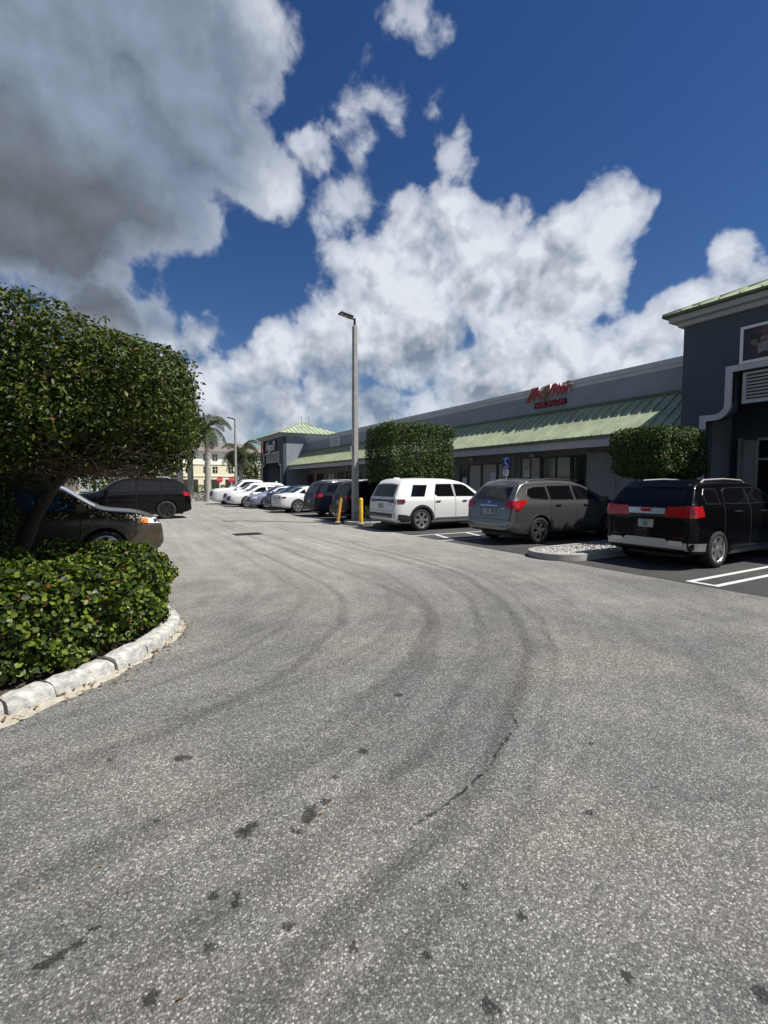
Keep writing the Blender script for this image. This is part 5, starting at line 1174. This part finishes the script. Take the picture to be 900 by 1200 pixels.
# ------------------------------------------------------------------ far things
def palm(x, y, h, cr, label, seed, nf=17, lean=0, group='royal palms at the end of the car park'):
    e = empty('palm_tree', (x, y, 0)); tag(e, label, 'palm', group); rg = random.Random(seed)
    f = MB(); f.tube([(0, 0, -.1), (lean*.2, 0, h*.1), (lean*.5, 0, h*.5), (lean, 0, h*.82)], [.36, .27, .25, .19], 12); f.build('trunk', M['palmt'], e, smooth=60)
    MB().tube([(lean, 0, h*.82), (lean, 0, h*.92), (lean, 0, h)], [.20, .17, .07], 10).build('crownshaft', M['shaft'], e, smooth=60)
    f = MB()
    for k in range(nf):
        a = k*2.399+rg.uniform(-.2, .2); el = R(rg.uniform(-12, 72)); L = cr*rg.uniform(.85, 1.15); p = Vector((lean, 0, h-.05)); d = Vector((math.cos(a)*math.cos(el), math.sin(a)*math.cos(el), math.sin(el))); n = 14; st = L*1.25/n; prev = p
        for i in range(n):
            d = (d+Vector((0, 0, -.13-.02*i*.6))).normalized(); q = prev+d*st; sd2 = d.cross(Vector((0, 0, 1))).normalized(); up = sd2.cross(d)
            f.tube([prev, q], .02, 3, cap=False)
            ll = cr*.30*math.sin(math.pi*min(1, (i+1.5)/(n+1)))+.1
            for j in range(3):
                o_ = prev.lerp(q, j/3)
                for s_ in (-1, 1):
                    tip = o_+sd2*s_*ll+d*ll*.5-up*ll*rg.uniform(.25, .7); wv = d*.022
                    f.add([o_-wv, o_+wv, o_.lerp(tip, .6)+wv*.9, tip, o_.lerp(tip, .6)-wv*.9], [(0, 1, 2, 3, 4)])
            prev = q
    f.build('crown', M['frond'], e)
palm(7.5, 44.5, 6.6, 2.1, 'royal palm with full crown and grey trunk, rightmost of the palm cluster', 1)
palm(6.3, 46.3, 6.9, 2.0, 'thin grey palm trunk second from the right in the palm cluster', 2)
palm(5.3, 45.2, 6.2, 1.9, 'palm trunk in the middle of the cluster, its crown behind the clipped tree', 3)
palm(4.4, 47.5, 6.4, 1.9, 'leftmost palm trunk of the cluster beyond the black SUV', 4)
palm(14.2, 61, 5.6, 2.6, 'shorter full palm in front of the cream building beside the slim lamp post', 6, 26, group=None)
def ftree(x, y, h, r, label, seed, n=2500, m='leafB', ls=.35, zc=.62, name='leafy_tree', group=None):
    e = empty(name, (x, y, 0)); tag(e, label, 'tree', group)
    MB().tube([(0, 0, -.1), (.1, 0, h*.35), (0, .1, h*.7)], [.18, .13, .05], 7).build('trunk', M['bark'], e, smooth=60)
    o = leaf_cloud('crown', superell((x, y, h*zc), (r, r, h*(1-zc)), 2.1, r*.12, 3.2/r, seed), (x-r*1.3, y-r*1.3, 0), (x+r*1.3, y+r*1.3, h*1.2), n, ls, M[m], e, 'lance', r*.6, seed, .3, batch=30000); o.location = (-x, -y, 0)
ftree(16.3, 62, 5.6, 2.4, 'bushy yellow green tree between the slim lamp post and the far tower', 21)
ftree(33.5, 39, 8.9, 2.2, 'treetop showing above the parapet behind the strip', 22)
ftree(4.5, 62, 5.0, 2.6, 'leafy tree behind the palm trunks', 23); ftree(-1.5, 58, 5.2, 3.0, 'leafy tree beyond the black SUV left of the palms', 24); ftree(-9, 52, 5.5, 3.2, 'leafy tree far left beyond the pale wall', 25); ftree(-18, 50, 6, 3.5, 'leafy tree at the far left edge of the car park', 26)
# bare twiggy treetop above the roof
e = empty('bare_tree', (34, 25.6, 0)); tag(e, 'bare twiggy treetop above the roof left of the red sign', 'tree'); f = MB(); rg = random.Random(3)
f.tube([(0, 0, 0), (0, 0, 8.0)], [.2, .06], 6)
def twigs(p, d, l, r, dep):
    q = p+d*l; f.tube([p, q], [r, r*.6], 4, cap=False)
    if dep:
        for _ in range(3): twigs(q, (d+Vector((rg.uniform(-.7, .7), rg.uniform(-.7, .7), rg.uniform(-.1, .5)))).normalized(), l*.72, r*.6, dep-1)
twigs(Vector((0, 0, 7.4)), Vector((0, 0, 1)), .9, .05, 4); f.build('trunk', M['twig'], e)

# hedge and kerb at the end of the lane
e = empty('hedge', (2, 47.5, 0)); tag(e, 'dark low hedge at the foot of the palm cluster', 'hedge')
o = leaf_cloud('foliage', rbox((3.6, 47.6, .35), (5.5, .8, .45), .2, .06, 3, 1), (-2.5, 46, 0), (9.8, 49.2, 1), 3500, .16, M['leafB'], e, 'lance', .3, 2, .3, batch=30000); o.location = (-2, -47.5, 0)
e = empty('hedge', (12, 84, 0)); tag(e, 'clipped dark hedge along the foot of the cream building', 'hedge')
o = leaf_cloud('foliage', rbox((12, 84, .6), (13, .8, .7), .2, .06, 3, 1), (-2, 82, 0), (26, 86, 1.6), 5000, .3, M['leafB'], e, 'lance', .3, 2, .3, batch=60000); o.location = (-12, -84, 0)
MB().box(-14, 30, 49.5, 49.8, -.02, .14).build('kerb', M['conc'])['kind'] = 'structure'
MB().box(-30, 40, 70, 78, -.03, .12).build('verge', M['sand'])['kind'] = 'structure'
# cream three storey building
cb = empty('cream_building', (13, 104, 0)); tag(cb, 'cream three storey building with brown hipped roof and dark garage openings', 'building')
X0, X1, Yf, D_ = -14, 17, -12, 14
w = MB().box(X0, X1, Yf, Yf+D_, 0, 2.9); w.build('ground_floor_wall', M['cream'], cb)
w = MB().box(X0+.002, X1-.002, Yf+.002, Yf+D_-.002, 2.9, 5.1); w.build('middle_wall', M['cream'], cb)
w = MB().box(X0, X1, Yf, Yf+D_, 5.1, 7.4); w.build('upper_wall', M['cream2'], cb)
w = MB().box(X0-.1, X1+.1, Yf-.1, Yf+D_+.1, 5.0, 5.16).box(X0-.1, X1+.1, Yf-.1, Yf+D_+.1, 2.85, 2.98); w.build('band', M['cream2'], cb)
w = MB().add([(X0-.6, Yf-.6, 7.4), (X1+.6, Yf-.6, 7.4), (X1+.6, Yf+D_+.6, 7.4), (X0-.6, Yf+D_+.6, 7.4), (X0+7, Yf+7, 9.6), (X1-7, Yf+7, 9.6)], [(0, 1, 5, 4), (1, 2, 5), (2, 3, 4, 5), (3, 0, 4), (3, 2, 1, 0)]); w.build('roof', M['roofb'], cb)
for z in (3.5, 5.75):
    for x in (-12.2, -10.6, -7.2, -5.4, -2.4, -.8, 2.2, 3.8, 6.6, 8.2, 11.2, 12.8, 15):
        w = MB().box(x-.42, x+.42, Yf-.05, Yf-.002, z, z+1.15); o = w.build('window', M['glass'], cb)
        w = MB().box(x-.42, x+.42, Yf-.07, Yf-.052, z+.55, z+.6).box(x-.03, x+.03, Yf-.069, Yf-.053, z, z+1.15); w.build('sash', M['cream2'], o)
for x in (-12, -8.2, -4.4, -.6, 3.2, 7, 10.8, 14.6):
    w = MB().box(x-1.4, x+1.4, Yf-.05, Yf-.002, .0, 2.3); w.build('garage_opening', M['darkhole'], cb)
# long pale wall and roofs seen under the clipped tree
e = empty('pale_building', (-30, 70, 0)); tag(e, 'low pinkish building glimpsed under the clipped tree', 'building')
MB().box(-22, 26, 0, 12, 0, 2.6).build('wall', M['pink'], e); MB().add([(-23, -1, 2.6), (27, -1, 2.6), (27, 13, 2.6), (-23, 13, 2.6), (-16, 6, 4.3), (20, 6, 4.3)], [(0, 1, 5, 4), (1, 2, 5), (2, 3, 4, 5), (3, 0, 4), (3, 2, 1, 0)]).build('roof', M['roofb'], e)
for x in range(-20, 25, 4): MB().box(x, x+1.1, -.05, -.002, .9, 2.0).build('window', M['glass'], e)
# stop signs at the exit
def stop(x, y, label):
    e = empty('stop_sign', (x, y, 0)); tag(e, label, 'sign', 'stop signs at the end of the lane')
    MB().box(-.05, .05, -.03, .03, 0, 1.75).build('post', M['white'], e)
    b = MB(); pts = [(.35*math.cos(a), .35*math.sin(a)) for a in [math.pi/8+k*math.pi/4 for k in range(8)]]
    b.v = [(u, -.05, 2.05+v) for u, v in pts]+[(u, -.035, 2.05+v) for u, v in pts]; b.f = [tuple(range(8)), tuple(reversed(range(8, 16)))]+[(i, (i+1) % 8, 8+(i+1) % 8, 8+i) for i in range(8)]; b.mi = [0]*10
    b.build('panel', mat('stop_red', (.55, .02, .03), .5), e)
    o = text_mesh('lettering', 'STOP', .26, M['white'], .004, 0, e); o.matrix_local = Matrix.Translation((0, -.056, 2.05)) @ Matrix(((1,0,0,0),(0,0,-1,0),(0,1,0,0),(0,0,0,1)))
stop(10.7, 56, 'red stop sign on a white post, left one in front of the garage openings'); stop(12.0, 56, 'red stop sign on a white post, right one nearer the slim lamp post')

# person by the far tower
def person(x, y, rz):
    e = empty('person', (x, y, 0), rz); tag(e, 'person in white top and cap standing in front of the far tower opening', 'person')
    V = [(0,0,.95),(0,0,1.15),(0,0,1.36),(0,0,1.48),(0,.01,1.6),(0,.01,1.69), (.18,0,1.38),(.24,0,1.12),(.26,.1,.88), (-.18,0,1.38),(-.24,0,1.12),(-.25,.08,.88), (.09,0,.9),(.11,.02,.5),(.11,-.02,.08),(.11,.1,.03), (-.09,0,.9),(-.11,0,.5),(-.12,-.02,.08),(-.12,.1,.03)]
    E_ = [(0,1),(1,2),(2,3),(3,4),(4,5),(2,6),(6,7),(7,8),(2,9),(9,10),(10,11),(0,12),(12,13),(13,14),(14,15),(0,16),(16,17),(17,18),(18,19)]
    rr = [.15,.15,.16,.055,.095,.08,.06,.045,.035,.06,.045,.035,.09,.065,.045,.04,.09,.065,.045,.04]
    me = bpy.data.meshes.new('body'); me.from_pydata(V, E_, []); o = link('body', me, e); o.modifiers.new('s', 'SKIN'); 
    for i, r_ in enumerate(rr): me.skin_vertices[0].data[i].radius = (r_, r_*.85) if me.skin_vertices else None
    o.modifiers.new('u', 'SUBSURF').levels = 2
    dg = bpy.context.evaluated_depsgraph_get(); nm = bpy.data.meshes.new_from_object(o.evaluated_get(dg)); o.modifiers.clear(); o.data = nm; nm.name = 'body'
    nm.materials.clear(); [nm.materials.append(m_) for m_ in (M['cloth'], M['skin'], M['jeans'])]
    for p_ in nm.polygons: z = p_.center.z; ax_ = abs(p_.center.x); p_.material_index = 2 if z < .95 and ax_ < .19 else (1 if z > 1.46 or (ax_ > .2 and z < 1.1) else 0); p_.use_smooth = True
    MB().lathe([(.001,1.80),(.07,1.79),(.105,1.73),(.11,1.66),(.15,1.65),(.15,1.64)], 14, c=(0, .01, 0)).build('cap', M['cloth'], e, smooth=60)
try: person(13.6, 44.3, 2.4)
except Exception as ex: print('PERSON', ex)
